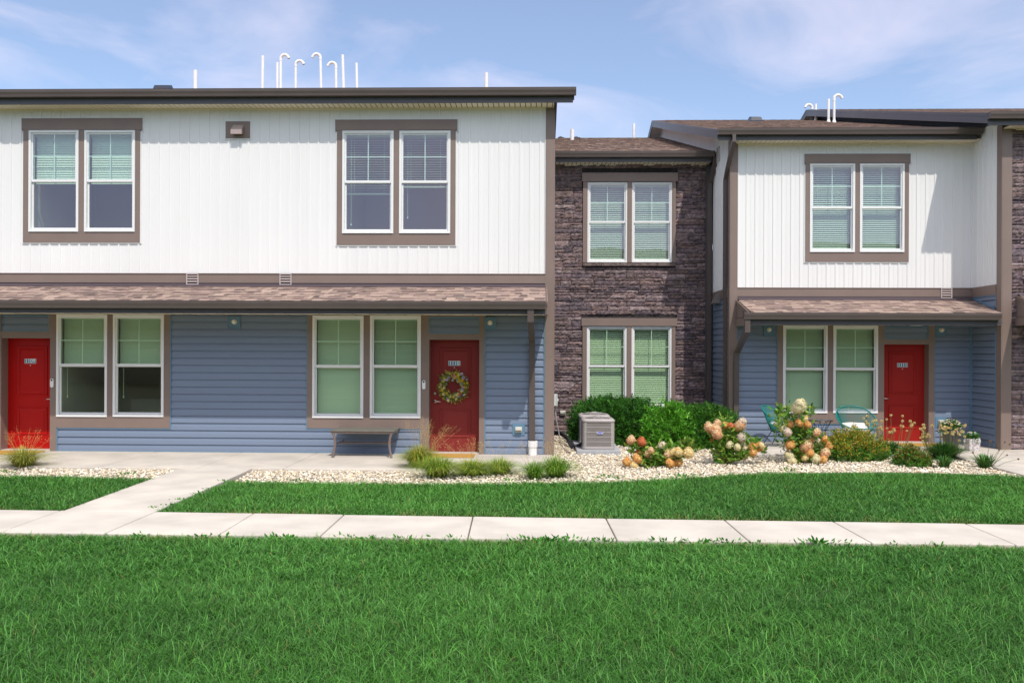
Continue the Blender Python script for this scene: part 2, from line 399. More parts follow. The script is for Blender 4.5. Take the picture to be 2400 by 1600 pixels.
def gable_roof(root, x0, x1, ye, ze, seed, yr=27.0, rake_l=True, rake_r=False, x0w=None, cut=None, yback=None):
    """gable roof with its ridge along x"""
    zr = ze+ZR*(yr-ye); yb = yback or yr+(yr-ye)*.95; zb = zr-ZR*(yb-yr)
    mb = shingles(x0, x1, ye, ze, yr, zr, seed=seed, cut=cut)
    r = mb.build('roof', SHING, root)
    mb = MB(); mb.quad((x0, ye, ze-.006), (x1, ye, ze-.006), (x1, yr, zr-.006), (x0, yr, zr-.006)); mb.quad((x0, yr, zr-.006), (x1, yr, zr-.006), (x1, yb, zb), (x0, yb, zb))
    mb.quad((x0, ye, ze-.1), (x1, ye, ze-.1), (x1, yr, zr-.1), (x0, yr, zr-.1)); mb.quad((x0, yr, zr-.1), (x1, yr, zr-.1), (x1, yb, zb-.1), (x0, yb, zb-.1))
    mb.build('roof_deck', RIDGE, r)
    rd = random.Random(seed); mb = MB(); x = x0+.4
    while x < x1:
        for sgn in (-1, 1):
            mb.quad((x, yr, zr+.022), (min(x+.33, x1), yr, zr+.018), (min(x+.33, x1), yr+sgn*.15, zr+.018-.15*ZR), (x, yr+sgn*.15, zr+.022-.15*ZR), 0, (.25*rd.uniform(.7, 1.2), .17, .14))
        x += .3
    mb.build('ridge_cap', SHING, r)
    for flag, X, s in ((rake_l, x0, -1), (rake_r, x1, 1)):
        if not flag: continue
        mb = MB()
        for (ya, za, y2, z2) in ((ye-.01, ze, yr, zr), (yr, zr, yb, zb)):
            a, b = (X, X+s*.022)
            mb.add([(a, ya, za-.19), (a, y2, z2-.19), (a, y2, z2+.004), (a, ya, za+.004), (b, ya, za-.19), (b, y2, z2-.19), (b, y2, z2+.004), (b, ya, za+.004)],
                   [(0, 1, 2, 3), (4, 5, 6, 7), (0, 1, 5, 4), (1, 2, 6, 5), (2, 3, 7, 6), (3, 0, 4, 7)])
            c = X+s*.028
            mb.quad((b, ya, za-.06), (c, ya, za-.058), (c, y2, z2-.058), (b, y2, z2-.06)); mb.quad((c, ya, za-.058), (c, y2, z2-.058), (c, y2, z2+.006), (c, ya, za+.006))
            mb.quad((c, ya, za+.006), (c, y2, z2+.006), (a, y2, z2+.006), (a, ya, za+.006))
        mb.build('rake_board', FAS, root)
        if x0w is not None:
            mb = MB()
            for (ya, za, y2, z2) in ((ye, ze, yr, zr), (yr, zr, yb, zb)):
                mb.quad((X, ya, za-.185), (x0w, ya, za-.185), (x0w, y2, z2-.185), (X, y2, z2-.185))
            mb.build('rake_soffit', mat('rake_soffit_vinyl', (.55, .52, .47), .5), root)
    return zr
# ------------------------------------------------------------------ windows and doors
def win(root, fr, s0, s1, z0, z1, blind='full', g=None, gap=.0, seed=0):
    g = g or GLASS
    f = .042; D = .045
    mb = MB()
    fbox(mb, fr, s0, s0+f, -.08, D, z0, z1); fbox(mb, fr, s1-f, s1, -.08, D, z0, z1)
    fbox(mb, fr, s0+f, s1-f, -.08, D, z1-f, z1); fbox(mb, fr, s0+f, s1-f, -.08, D, z0, z0+f)
    fbox(mb, fr, s0+.012, s1-.012, D, D+.006, z1-.013, z1-.003); fbox(mb, fr, s0+.012, s1-.012, D, D+.008, z0+.003, z0+.012)
    w = mb.build('window', WFR, root)
    a, b, lo, hi = s0+f, s1-f, z0+f, z1-f; mid = (lo+hi)/2; r = .026
    def sash(l, h, d, rt, rb):
        mb = MB(); fbox(mb, fr, a+.001, a+r, d-.022, d, l, h); fbox(mb, fr, b-r, b-.001, d-.022, d, l, h)
        fbox(mb, fr, a+r, b-r, d-.022, d, h-rt, h); fbox(mb, fr, a+r, b-r, d-.022, d, l, l+rb); return mb
    sash(mid-.012, hi-.001, .022, .026, .045).build('sash', WFR, w)
    sash(lo+.001, mid+.022, -.006, .045, .036).build('sash', WFR, w)
    mb = MB(); cx = (a+b)/2; cz = (mid+hi)/2+.015
    fbox(mb, fr, cx-.008, cx+.008, .006, .012, mid+.03, hi-.026); fbox(mb, fr, a+r, cx-.008, .006, .012, cz-.008, cz+.008); fbox(mb, fr, cx+.008, b-r, .006, .012, cz-.008, cz+.008)
    mb.build('muntin', WFR, w)
    mb = MB(); mb.quad(fr.p(a+.01, .014, mid), fr.p(b-.01, .014, mid), fr.p(b-.01, .014, hi-.01), fr.p(a+.01, .014, hi-.01)); mb.build('pane', g, w)
    mb = MB(); mb.quad(fr.p(a+.01, -.016, lo+.01), fr.p(b-.01, -.016, lo+.01), fr.p(b-.01, -.016, mid+.01), fr.p(a+.01, -.016, mid+.01)); mb.build('pane', g, w)
    # blinds
    sp = .043; hw = .025
    if blind:
        kind, bot, ang = blind
        zb = z0+f+(hi-lo)*bot+.02; mb = MB(); z = hi-.06; rd = random.Random(seed)
        fbox(mb, fr, a+.008, b-.008, -.15, -.10, hi-.045, hi-.004)
        while z > zb+.02:
            an = R(ang+rd.uniform(-2, 2)); c, s = math.cos(an)*hw, math.sin(an)*hw; sag = rd.uniform(-.001, .001); e = a+.012+gap; e2 = b-.012-gap
            P = [fr.p(e, -.125+c, z-s), fr.p(e2, -.125+c, z-s+sag), fr.p(e2, -.125-c, z+s+sag), fr.p(e, -.125-c, z+s)]
            Q = [(p[0], p[1], p[2]+.0022) for p in P]
            mb.add(P+Q, [(0, 1, 2, 3), (4, 5, 6, 7), (0, 1, 5, 4), (2, 3, 7, 6)]); z -= sp
        fbox(mb, fr, a+.012+gap, b-.012-gap, -.145, -.105, z+.015, z+.03)
        for cxx in (a+.15, b-.15): fbox(mb, fr, cxx-.0015, cxx+.0015, -.098, -.0965, z+.015, hi-.05)
        mb.build('blind', BLIND, w)
        if kind == 'wand':
            mb = MB(); fbox(mb, fr, a+.09, a+.094, -.096, -.092, z-.52, hi-.05); fbox(mb, fr, a+.084, a+.1, -.1, -.088, z-.55, z-.52); mb.build('blind_wand', BLIND, w)
    return w
def room(root, fr, s0, s1, z0, z1, depth=2.4, furn=False):
    a, b, lo, hi, d = s0-.06, s1+.03, z0-.5, z1+.12, -depth; mb = MB()
    p = fr.p
    mb.quad(p(a, d, lo), p(b, d, lo), p(b, d, hi), p(a, d, hi)); mb.quad(p(a, d, lo), p(a, -.09, lo), p(a, -.09, hi), p(a, d, hi)); mb.quad(p(b, d, lo), p(b, -.09, lo), p(b, -.09, hi), p(b, d, hi))
    mb.quad(p(a, d, hi), p(b, d, hi), p(b, -.09, hi), p(a, -.09, hi)); mb.quad(p(a, d, lo), p(b, d, lo), p(b, -.09, lo), p(a, -.09, lo))
    # inner face of the wall around the opening
    for x0, x1, u, v in ((a, s0, lo, hi), (s1, b, lo, hi), (s0, s1, lo, z0), (s0, s1, z1, hi)): mb.quad(p(x0, -.09, u), p(x1, -.09, u), p(x1, -.09, v), p(x0, -.09, v))
    if furn:
        fbox(mb, fr, s0+.5, s1-.3, d+.1, d+.6, lo, z0+.22); fbox(mb, fr, s1-.5, s1+.2, d+.05, d+.12, z0+.5, z1-.2, 0)
    mb.build('room', ROOM, root)
def trimset(root, fr, boxes, D=.034, name='window_trim', m=None, jch=None, jm=None):
    mb = MB()
    for (a, b, lo, hi, *e) in boxes: fbox(mb, fr, a, b, 0, (e[0] if e else D), lo, hi)
    if jch:
        for (a, b, lo, hi) in jch: fbox(mb, fr, a, b, 0, .026, lo, hi, 1)
    return mb.build(name, [m or TRIM, jm or WFR], root)
def textmesh(body, size, parent, fr, s, d, z, m, name='lettering', ext=.002, sx=1.0, font_shear=0, into=None):
    cu = bpy.data.curves.new('t', 'FONT'); cu.body = body; cu.size = size; cu.extrude = ext; cu.align_x = 'CENTER'; cu.align_y = 'CENTER'; cu.shear = font_shear; cu.offset = size*.018
    o = bpy.data.objects.new('t', cu); COL.objects.link(o); dg = bpy.context.evaluated_depsgraph_get(); me = o.evaluated_get(dg).to_mesh()
    vs = [fr.p(s+v.co.x*sx, d+v.co.z, z+v.co.y) for v in me.vertices]; fs = [tuple(p.vertices) for p in me.polygons]
    o.evaluated_get(dg).to_mesh_clear(); bpy.data.objects.remove(o); bpy.data.curves.remove(cu)
    if into is not None: return into.add(vs, fs, 1)
    return MB().add(vs, fs).build(name, m, parent)
def door(root, fr, s0, s1, z0, z1, m, num, hinge_right=True, rec=.17, label=None, plate_z=None):
    mb = MB(); fbox(mb, fr, s0, s1, -rec-.04, -rec, z0+.02, z1)
    w, h = s1-s0, z1-z0
    pa, pb = s0+w*.185, s1-w*.175
    for lo, hi in ((z0+h*.485, z0+h*.93), (z0+h*.135, z0+h*.385)):
        d = -rec; q = .022; pts = [(0, .0), (q*.3, .012), (q, .013), (q*1.5, .0005), (q*2.3, .0005), (q*3.2, .011)]
        for (o1, d1), (o2, d2) in zip(pts, pts[1:]):
            A = [(pa+o1, lo+o1), (pb-o1, lo+o1), (pb-o1, hi-o1), (pa+o1, hi-o1)]; B = [(pa+o2, lo+o2), (pb-o2, lo+o2), (pb-o2, hi-o2), (pa+o2, hi-o2)]
            for i in range(4):
                j = (i+1) % 4; mb.quad(fr.p(A[i][0], d+d1, A[i][1]), fr.p(A[j][0], d+d1, A[j][1]), fr.p(B[j][0], d+d2, B[j][1]), fr.p(B[i][0], d+d2, B[i][1]))
        mb.quad(*[fr.p(x, d+.011, z) for x, z in B])
    o = mb.build('door', m, root)
    if label: o['label'] = label
    # jambs and sill
    mb = MB(); fbox(mb, fr, s0-.02, s0, -rec-.05, -.001, z0, z1); fbox(mb, fr, s1, s1+.02, -rec-.05, -.001, z0, z1); fbox(mb, fr, s0-.02, s1+.02, -rec-.05, -.001, z1, z1+.02)
    mb.build('door_frame', TRIM, root)
    mb = MB(); fbox(mb, fr, s0, s1, -rec-.05, .03, z0, z0+.018); mb.build('threshold', mat('sill_metal', (.6, .56, .5), .4), root)
    hx = s0+.07 if True else s1-.07
    return o, hx
def handle(dr, fr, hx, z, rec=.17, sgn=1):
    mb = MB(); d = -rec
    c = fr.p(hx, d, z); ax_ = 'y'
    mb.lathe([(.03, 0), (.03, .008), (.022, .012), (.012, .014), (.011, .05)], c, 16, axis='y')
    y = Vector(c)+Vector((0, -.05, 0))
    mb.tube([y, y+Vector((sgn*.03, -.004, 0)), y+Vector((sgn*.075, -.002, -.002)), y+Vector((sgn*.115, .004, -.006))], [.011, .0105, .009, .007], 8)
    mb.build('handle', METAL, dr, smooth=True)
    mb = MB(); mb.lathe([(.028, 0), (.027, .012), (.02, .02), (.008, .021), (.007, .03)], fr.p(hx, d, z+.145), 16, axis='y'); mb.build('deadbolt', METAL, dr)
def plate(dr, fr, s, z, num, rec=.17, w=.215, h=.085):
    mb = MB(); fbox(mb, fr, s-w/2, s+w/2, -rec+.007, -rec+.013, z-h/2, z+h/2, 1); fbox(mb, fr, s-w/2+.006, s+w/2-.006, -rec+.013, -rec+.0155, z-h/2+.006, z+h/2-.006, 0)
    textmesh(num, .094, dr, fr, s, -rec+.018, z, PLTXT, 'door_number', ext=.0015, into=mb)
    mb.build('number_plate', [PLATE, PLTXT], dr)
    mb = MB(); mb.lathe([(.012, 0), (.011, .004), (.006, .005)], fr.p(s, -rec+.007, z-h/2-.035), 12, axis='y'); mb.build('peephole', METAL, dr)
def doorbell(root, fr, s, z, D=.034):
    mb = MB(); hw, hh = .029, .052
    pts = [(s+hw*math.cos(a), z+hh+hw*math.sin(a)) for a in np.linspace(0, math.pi, 9)]+[(s+hw*math.cos(a), z-hh+hw*math.sin(a)) for a in np.linspace(math.pi, 2*math.pi, 9)]
    n = len(pts); vs = [fr.p(x, D, zz) for x, zz in pts]+[fr.p(x, D+.022, zz) for x, zz in pts]
    mb.add(vs, [tuple(range(n)), tuple(range(n, 2*n))]+[(i, (i+1) % n, n+(i+1) % n, n+i) for i in range(n)])
    o = mb.build('doorbell', WFR, root)
    mb = MB(); mb.lathe([(.017, 0), (.017, .003), (.01, .005)], fr.p(s, D+.022, z+hh), 14, axis='y'); mb.build('camera_lens', BLK, o)
def wall_light(root, fr, s, z):
    mb = MB(); fbox(mb, fr, s-.105, s+.10, 0, .03, z-.115, z+.09)
    for a, b, lo, hi in ((s-.112, s-.105, z-.122, z+.097), (s+.1, s+.107, z-.122, z+.097), (s-.105, s+.1, z+.09, z+.097), (s-.105, s+.1, z-.122, z-.115)): fbox(mb, fr, a, b, 0, .038, lo, hi)
    o = mb.build('light_mount', BLUET, root)
    mb = MB(); mb.lathe([(.048, 0), (.048, .012), (.04, .03), (.036, .045)], fr.p(s, .03, z), 20, axis='y'); mb.build('lamp_base', BOXC, o, smooth=False)
    mb = MB(); mb.lathe([(.034, 0), (.033, .012), (.022, .02), (.008, .024)], fr.p(s, .075, z), 16, axis='y'); mb.build('lamp_glass', LAMPG, o, smooth=True)
def outlet(root, fr, s, z, block=True, D=0.0, sc_=1.0):
    o = root
    if block:
        mb = MB(); fbox(mb, fr, s-.105, s+.105, 0, .03, z-.1, z+.1); fbox(mb, fr, s-.112, s+.112, 0, .022, z-.107, z+.107); o = mb.build('outlet_mount', BLUET, root); D = .03
    mb = MB(); p = fr.p
    fbox(mb, fr, s-.062*sc_, s+.062*sc_, D, D+.02, z-.05*sc_, z+.05*sc_); fbox(mb, fr, s-.055*sc_, s+.055*sc_, D+.02, D+.07, z-.01*sc_, z+.043*sc_)
    fbox(mb, fr, s-.055*sc_, s+.055*sc_, D+.02, D+.055, z-.045*sc_, z-.012*sc_, 1)
    mb.build('outlet_cover', [BOXC, mat('outlet_dark', (.25, .23, .2), .4)], o, bevel=.006)
def louver(root, fr, s0, s1, z0, z1, D=.04):
    mb = MB(); fbox(mb, fr, s0, s0+.018, 0, D+.012, z0, z1); fbox(mb, fr, s1-.018, s1, 0, D+.012, z0, z1); fbox(mb, fr, s0, s1, 0, D+.016, z1-.02, z1); fbox(mb, fr, s0, s1, D-.03, D-.025, z0, z1, 1)
    n = 4; h = (z1-z0-.02)/n
    for k in range(n):
        z = z0+k*h; P = [fr.p(s0+.018, D+.012, z+.004), fr.p(s1-.018, D+.012, z+.004), fr.p(s1-.018, D-.01, z+h*.42), fr.p(s0+.018, D-.01, z+h*.42)]
        mb.add(P+[(q[0], q[1], q[2]+.004) for q in P], [(0, 1, 2, 3), (4, 5, 6, 7), (0, 1, 5, 4)])
    mb.build('louvre_vent', [mat('vent_plastic', (.5, .43, .42), .4), BLK], root)
def downspout(root, pts, w=.085, d=.06, name='downspout', ribs=True):
    """rectangular pipe swept along points (kept upright across x)"""
    mb = MB(); P = [Vector(p) for p in pts]; rings = []
    for i, p in enumerate(P):
        t = (P[min(i+1, len(P)-1)]-P[max(i-1, 0)]).normalized()
        if i == 0: t = (P[1]-P[0]).normalized()
        u = Vector((1, 0, 0)); u = (u-t*u.dot(t)).normalized(); v = t.cross(u).normalized()
        k = 1.0
        if 0 < i < len(P)-1:
            t1 = (P[i]-P[i-1]).normalized(); k = 1/max(.5, t.dot(t1))
        rings.append([p+u*a*w/2+v*b*d/2*k for a, b in ((-1, -1), (-.5, -1), (-.42, -.85), (.42, -.85), (.5, -1), (1, -1), (1, 1), (-1, 1))])
    n = 8; vs = [q for r_ in rings for q in r_]; fs = []
    for i in range(len(P)-1): fs += [(i*n+j, i*n+(j+1) % n, (i+1)*n+(j+1) % n, (i+1)*n+j) for j in range(n)]
    fs += [tuple(range(n))[::-1], tuple(range(len(vs)-n, len(vs)))]
    mb.add(vs, fs); return mb.build(name, GUT, root)
def pipe(root, base, top, r, hook=0, name='vent_pipe', flash=False):
    """vent pipe: base and top points; hook = +1/-1 for a return bend to the right/left"""
    b, t = Vector(base), Vector(top); mb = MB()
    if not hook: mb.tube([b, t], r, 12); mb.tube([t-Vector((0, 0, .004)), t+Vector((0, 0, .002))], r*.8, 12)
    else:
        hr = r*3.1; pts = [b, t]; c = t+Vector((hook*hr, 0, 0))
        for k in range(1, 9):
            a = math.pi*k/9*1.0+math.pi*.0; pts.append(c+Vector((-hook*hr*math.cos(a), 0, hr*math.sin(a))))
        # sweep in the x-z plane with a fixed reference
        K = len(pts); rings = []
        for i, p in enumerate(pts):
            tt = (pts[min(i+1, K-1)]-pts[max(i-1, 0)]).normalized(); w = Vector((0, 1, 0)); u = tt.cross(w).normalized()
            rings.append([p+(u*math.cos(2*math.pi*j/12)+w*math.sin(2*math.pi*j/12))*(r*(1.12 if i > 1 else 1)) for j in range(12)])
        vs = [q for g in rings for q in g]; fs = []
        for i in range(K-1): fs += [(i*12+j, i*12+(j+1) % 12, (i+1)*12+(j+1) % 12, (i+1)*12+j) for j in range(12)]
        fs.append(tuple(range(12))[::-1]); mb.add(vs, fs)
        e = pts[-1]; e2 = pts[-2]; q = (e-e2).normalized(); mb.tube([e-q*.01, e+q*.03], r*1.18, 12, cap=False); mb.tube([t-Vector((0, 0, .05)), t+Vector((0, 0, .01))], r*1.15, 12)
    o = mb.build(name, PVC, root, smooth=False)
    if flash: mb = MB(); mb.lathe([(r*3, -.03), (r*1.6, .03), (r*1.15, .09)], b, 12); mb.build('flashing', PVC, o)
    return o
def boxvent(root, c, w=.34, h=.13):
    c = Vector(c); mb = MB(); x0, x1 = c.x-w/2, c.x+w/2
    for a, b, q in ((x0, x1, 0),):
        mb.add([(a, c.y, c.z), (b, c.y, c.z), (b, c.y+.4, c.z+.12), (a, c.y+.4, c.z+.12), (a+.06, c.y+.03, c.z+h), (b-.06, c.y+.03, c.z+h), (b-.06, c.y+.36, c.z+h+.1), (a+.06, c.y+.36, c.z+h+.1)],
               [(4, 5, 6, 7), (0, 1, 5, 4), (1, 2, 6, 5), (2, 3, 7, 6), (3, 0, 4, 7)])
    mb.box(x0-.02, x1+.02, c.y-.02, c.y+.0, c.z+.005, c.z+.03)
    mb.build('roof_vent', mat('vent_black', (.035, .04, .06), .35), root)
exec_parts = True
# ------------------------------------------------------------------ the place: planes of the building fronts
Y1, Y2, Y3, Y4 = 15.30, 19.40, 17.68, 16.62
XC1 = at(1297, 700, Y1).x; XC3 = at(1711, 700, Y3).x; XC4 = at(2345, 800, Y4).x
XL = -13.2
def rc(x0, x1, y0, y1, Y):
    ym, xm = (y0+y1)/2, (x0+x1)/2
    return at(x0, ym, Y).x, at(x1, ym, Y).x, at(xm, y1, Y).z, at(xm, y0, Y).z
def front(Y): return Fr((0, Y, 0), (1, 0, 0), (0, -1, 0))
def eave(root, x0, x1, yw, zf0, zg, over=.37, sx0=None, sx1=None, gx0=None, gx1=None):
    """gutter, fascia and soffit of a main eave; zf0 fascia foot, zg gutter top"""
    ye = yw-over; gutter(root, gx0 if gx0 is not None else x0, gx1 if gx1 is not None else x1, ye, zg)
    fascia(root, x0, x1, ye, zf0, zg+.01); soffit(root, sx0 if sx0 is not None else x0, sx1 if sx1 is not None else x1, ye+.026, yw-.001, zf0+.012)
    return ye
def body(root, x0, x1, yf, yb, zt, yr, zr, left=True, right=True, back=True):
    """plain outer walls of the rear and the gable ends"""
    mb = MB()
    for flag, X in ((left, x0), (right, x1)):
        if flag: mb.add([(X, yf, -.1), (X, yb, -.1), (X, yb, zt), (X, yr, zr), (X, yf, zt)], [(0, 1, 2, 3, 4)])
    if back: mb.quad((x0, yb, -.1), (x1, yb, -.1), (x1, yb, zt), (x0, yb, zt))
    mb.build('rear_wall', mat('white_vinyl_rear', (.7, .7, .71), .5), root)
# ================================================================== left townhouse block
A = thing('townhouse', 'wide townhouse block with white upper storey, two paired upstairs windows and doors 1109 and 1110', 'townhouse', ((XL+XC1)/2, Y1, 0))
fr = front(Y1)
zfz0, zfz1 = at(700, 665.5, Y1).z, at(700, 641, Y1).z          # frieze
ztopA = at(1200, 257, Y1).z+.05; zgA = at(1000, 207.5, Y1-.45).z; zfA = at(1000, 241.5, Y1-.37).z
wa1, wa2 = rc(70, 186.4, 306.7, 544, Y1), rc(200.2, 318.4, 306.7, 544, Y1)
wb1, wb2 = rc(803.3, 923, 307.8, 547.8, Y1), rc(936.5, 1056, 307.8, 547.8, Y1)
xcw = at(1278, 600, Y1).x
hA = (wa1[0]-.02, wa2[1]+.02, wa1[2]-.02, wa1[3]+.02); hB = (wb1[0]-.02, wb2[1]+.02, wb1[2]-.02, wb1[3]+.02)
batten(fr, XL, xcw-.01, zfz1, ztopA, [hA, hB], ph=xcw-.09).build('upper_wall', WHITE, A)
for (w1, w2, hd, sd, bt) in ((wa1, wa2, rc(53.6, 335.6, 278.7, 304.7, Y1), rc(56.6, 330, 306, 568.8, Y1), 0), (wb1, wb2, rc(787, 1072.4, 281.8, 306.7, Y1), rc(790.3, 1068, 307, 574.5, Y1), 0)):
    z0, z1 = w1[2], w1[3]
    trimset(A, fr, [(hd[0], hd[1], z1+.008, hd[3], .042), (sd[0], w1[0]-.002, sd[2], z1+.008), (w2[1]+.002, sd[1], sd[2], z1+.008), (w1[1]+.002, w2[0]-.002, z0, z1+.008), (w1[0]-.002, w2[1]+.002, sd[2], z0-.002)],
            jch=[(hd[0]-.018, hd[0], z1-.02, hd[3]+.018), (hd[1], hd[1]+.018, z1-.02, hd[3]+.018), (hd[0], hd[1], hd[3], hd[3]+.018), (sd[0]-.018, sd[0], sd[2]-.018, z1-.02), (sd[1], sd[1]+.018, sd[2]-.018, z1-.02), (sd[0], sd[1], sd[2]-.02, sd[2])])
for w in (wa1, wa2): win(A, fr, *w, blind=('half', .46, 68), g=GLASSU, seed=1)
for w in (wb1, wb2): win(A, fr, *w, blind=('wand', .36 if w is wb1 else .43, 8), g=GLASSU, seed=2)
room(A, fr, wa1[0], wa2[1], wa1[2], wa1[3]); room(A, fr, wb1[0], wb2[1], wb1[2], wb1[3])
# wall vent hood on its taupe plate
v = rc(530, 587.5, 285.6, 325.8, Y1); o = trimset(A, fr, [(*v, .03)], name='vent_plate', jch=[(v[0]-.018, v[0], v[2]-.018, v[3]+.018), (v[1], v[1]+.018, v[2]-.018, v[3]+.018), (v[0], v[1], v[3], v[3]+.018), (v[0], v[1], v[2]-.018, v[2])])
mb = MB(); cxx, czz = (v[0]+v[1])/2+.01, (v[2]+v[3])/2
P = [fr.p(cxx-.09, .03, czz-.08), fr.p(cxx+.09, .03, czz-.08), fr.p(cxx+.09, .03, czz+.09), fr.p(cxx-.09, .03, czz+.09), fr.p(cxx-.1, .15, czz-.1), fr.p(cxx+.1, .15, czz-.1), fr.p(cxx+.1, .15, czz-.02), fr.p(cxx-.1, .15, czz-.02)]
mb.add(P, [(0, 1, 5, 4), (1, 2, 6, 5), (2, 3, 7, 6), (3, 0, 4, 7), (4, 5, 6, 7)]); mb.build('vent_hood', mat('hood_plastic', (.42, .33, .31), .4), o)
# frieze band with drip edge and flashing
mb = MB(); fbox(mb, fr, XL, xcw, 0, .034, zfz0+.012, zfz1-.012); fbox(mb, fr, XL, xcw, 0, .046, zfz1-.012, zfz1, 0); fbox(mb, fr, XL, xcw, 0, .04, zfz0, zfz0+.012, 1)
mb.build('frieze_board', [TRIM, GUT], A)
for x0, x1 in ((439, 467.7), (657, 685)): louver(A, fr, at(x0, 650, Y1).x, at(x1, 650, Y1).x, zfz0-.02, zfz1+.0)
mb = MB(); fbox(mb, fr, xcw, XC1, 0, .038, -.02, zfA); mb.box(XC1, XC1+.02, Y1-.038, Y1+.14, -.02, zfA); fbox(mb, fr, xcw, XC1, .038, .0405, 1.75, 1.755); mb.build('corner_board', TRIM, A, bevel=.004)
mb = MB(); fbox(mb, fr, xcw-.012, xcw, 0, .03, zfz1, zfA); mb.build('corner_channel', WFR, A)
# lower front
PL = 1.17; zpf = at(700, 735, Y1-PL).z; zpg = at(700, 704.5, Y1-PL-.1).z; zpw = zpg+.29*PL+.02
wc1, wc2 = rc(134.7, 253.3, 736.6, 976.2, Y1), rc(267, 385.8, 736.6, 976.2, Y1)
wd1, wd2 = rc(733.4, 852.8, 739.7, 978.9, Y1), rc(868, 986.8, 739.7, 978.9, Y1)
ZD = at(1065, 796, Y1).z
d1 = (at(14, 900, Y1+.17).x, at(119.6, 900, Y1).x, 0, ZD); d2 = (at(1006, 900, Y1).x, at(1123.4, 900, Y1).x, 0, ZD)
d1 = (d1[1]-(d2[1]-d2[0]), d1[1], 0, ZD)
zso = zpf+.03
zwt = min(wc1[3], zso-.004)
wc1, wc2, wd1, wd2 = [(w[0], w[1], w[2], min(w[3], zso-.006)) for w in (wc1, wc2, wd1, wd2)]
xc_l, xc_r, zc_b = at(121, 900, Y1).x, at(400, 900, Y1).x, at(260, 1002, Y1).z
xd_l, zd_b = at(720.8, 900, Y1).x, at(860, 1003.5, Y1).z; xd_r2, xd_r3 = d2[1], at(1136, 900, Y1).x
XLL = d1[0]-.12
holes = [(XLL, xc_r, zc_b, 4), (XLL, wc1[0]+.01, -1, 4), (xd_l, xd_r3, zd_b, 4), (wd2[1]-.0, xd_r3, -1, 4)]
lap(fr, XL, xcw-.01, 0.0, zso, holes).build('lower_wall', BLUE, A)
t = .03
# transom infill panels above the doors
for dd, (a, b, lo, hi) in ((d1, rc(5, 117, 738, 776.8, Y1)), (d2, rc(1006.5, 1123.4, 742.7, 781.8, Y1))):
    hi = min(hi, zso-.01)
    o = lap(fr, a+.02, b-.02, lo+.02, hi-.02, pitch=.131, zref=lo+.01).build('transom_panel', BLUE, A)
    trimset(A, fr, [(a, a+.02, lo, hi, .03), (b-.02, b, lo, hi, .03), (a+.02, b-.02, hi-.02, hi, .03), (a+.02, b-.02, lo, lo+.02, .03)], name='transom_trim', m=BLUET)
tz = rc(1006.5, 1123.4, 742.7, 781.8, Y1); tzc = rc(5, 117, 738, 776.8, Y1)
mb = MB(); fbox(mb, fr, d1[0]-.02, d1[1]+.02, -.03, -.002, ZD+.02, zso); mb.build('door_head', TRIM, A); mb = MB(); fbox(mb, fr, d2[0]-.02, d2[1]+.02, -.03, .001, ZD+.02, zso); fbox(mb, fr, tz[0], tz[1], 0, .028, min(tz[3], zso-.01)-.002, zso); mb.build('door_head', TRIM, A)
trimset(A, fr, [(wc1[1], wc2[0], wc1[2], zso), (wc2[1], xc_r, wc1[2], zso), (wc1[0], xc_r, zc_b, wc1[2]), (d1[1], wc1[0], 0, zso), (XLL, d1[0], 0, zso), (d1[0], tzc[0], ZD, zso), (tzc[1], d1[1], ZD, zso), (tzc[0], tzc[1], ZD, tzc[2])])
trimset(A, fr, [(wd1[1], wd2[0], wd1[2], zso), (xd_l, wd1[0], zd_b, zso), (wd1[0], wd2[1], zd_b, wd1[2]), (wd2[1], d2[0], 0, zso), (d2[1], xd_r3, 0, zso), (d2[0], tz[0], ZD, zso), (tz[1], d2[1], ZD, zso), (tz[0], tz[1], ZD, tz[2])])
trimset(A, fr, [(xc_r, xc_r+.02, zc_b-.02, zso, .028), (wc1[0]+.01, xc_r, zc_b-.02, zc_b, .028), (wc1[0], wc1[0]+.02, 0, zc_b-.02, .028), (xd_l-.02, xd_l, zd_b-.02, zso, .028), (xd_l, wd2[1], zd_b-.02, zd_b, .028), (wd2[1]-.02, wd2[1], 0, zd_b-.02, .028),
                (xd_r3, xd_r3+.02, 0, zso, .028), (xcw-.022, xcw-.001, 0, zso, .028), (wc1[0]+.02, wd2[1]-.02, -.002, .014, .024)], name='siding_channel', m=BLUET)
for w in (wc1, wc2): win(A, fr, *w, blind=('wand', .475, 66), seed=3)
win(A, fr, *wd1, blind=('full', .0, 66), seed=4); win(A, fr, *wd2, blind=('full', .0, 52), seed=5)
room(A, fr, wc1[0], wc2[1], wc1[2], wc1[3], furn=True); room(A, fr, wd1[0], wd2[1], wd1[2], wd1[3])
dr, hx = door(A, fr, *d1, DRED, '1109', label='glossy bright red door numbered 1109'); handle(dr, fr, d1[1]-.06, at(111, 935.6, Y1).z, sgn=-1)
plate(dr, fr, at(72, 846, Y1+.17).x, at(72, 846, Y1+.17).z, '1109')
dr, hx = door(A, fr, *d2, MRED, '1110', label='matt brick red door numbered 1110'); handle(dr, fr, d2[0]+.085, at(1017, 940, Y1+.17).z, sgn=1)
p = at(1065, 851, Y1+.17); plate(dr, fr, p.x, p.z, '1110')
p = at(124.8, 897, Y1); doorbell(A, fr, p.x, p.z); p = at(994, 901, Y1); doorbell(A, fr, p.x, p.z)
for q in ((551, 754), (1149.4, 756.5)): p = at(*q, Y1); wall_light(A, fr, p.x, p.z)
p = at(1215.5, 1006, Y1); outlet(A, fr, p.x, p.z)
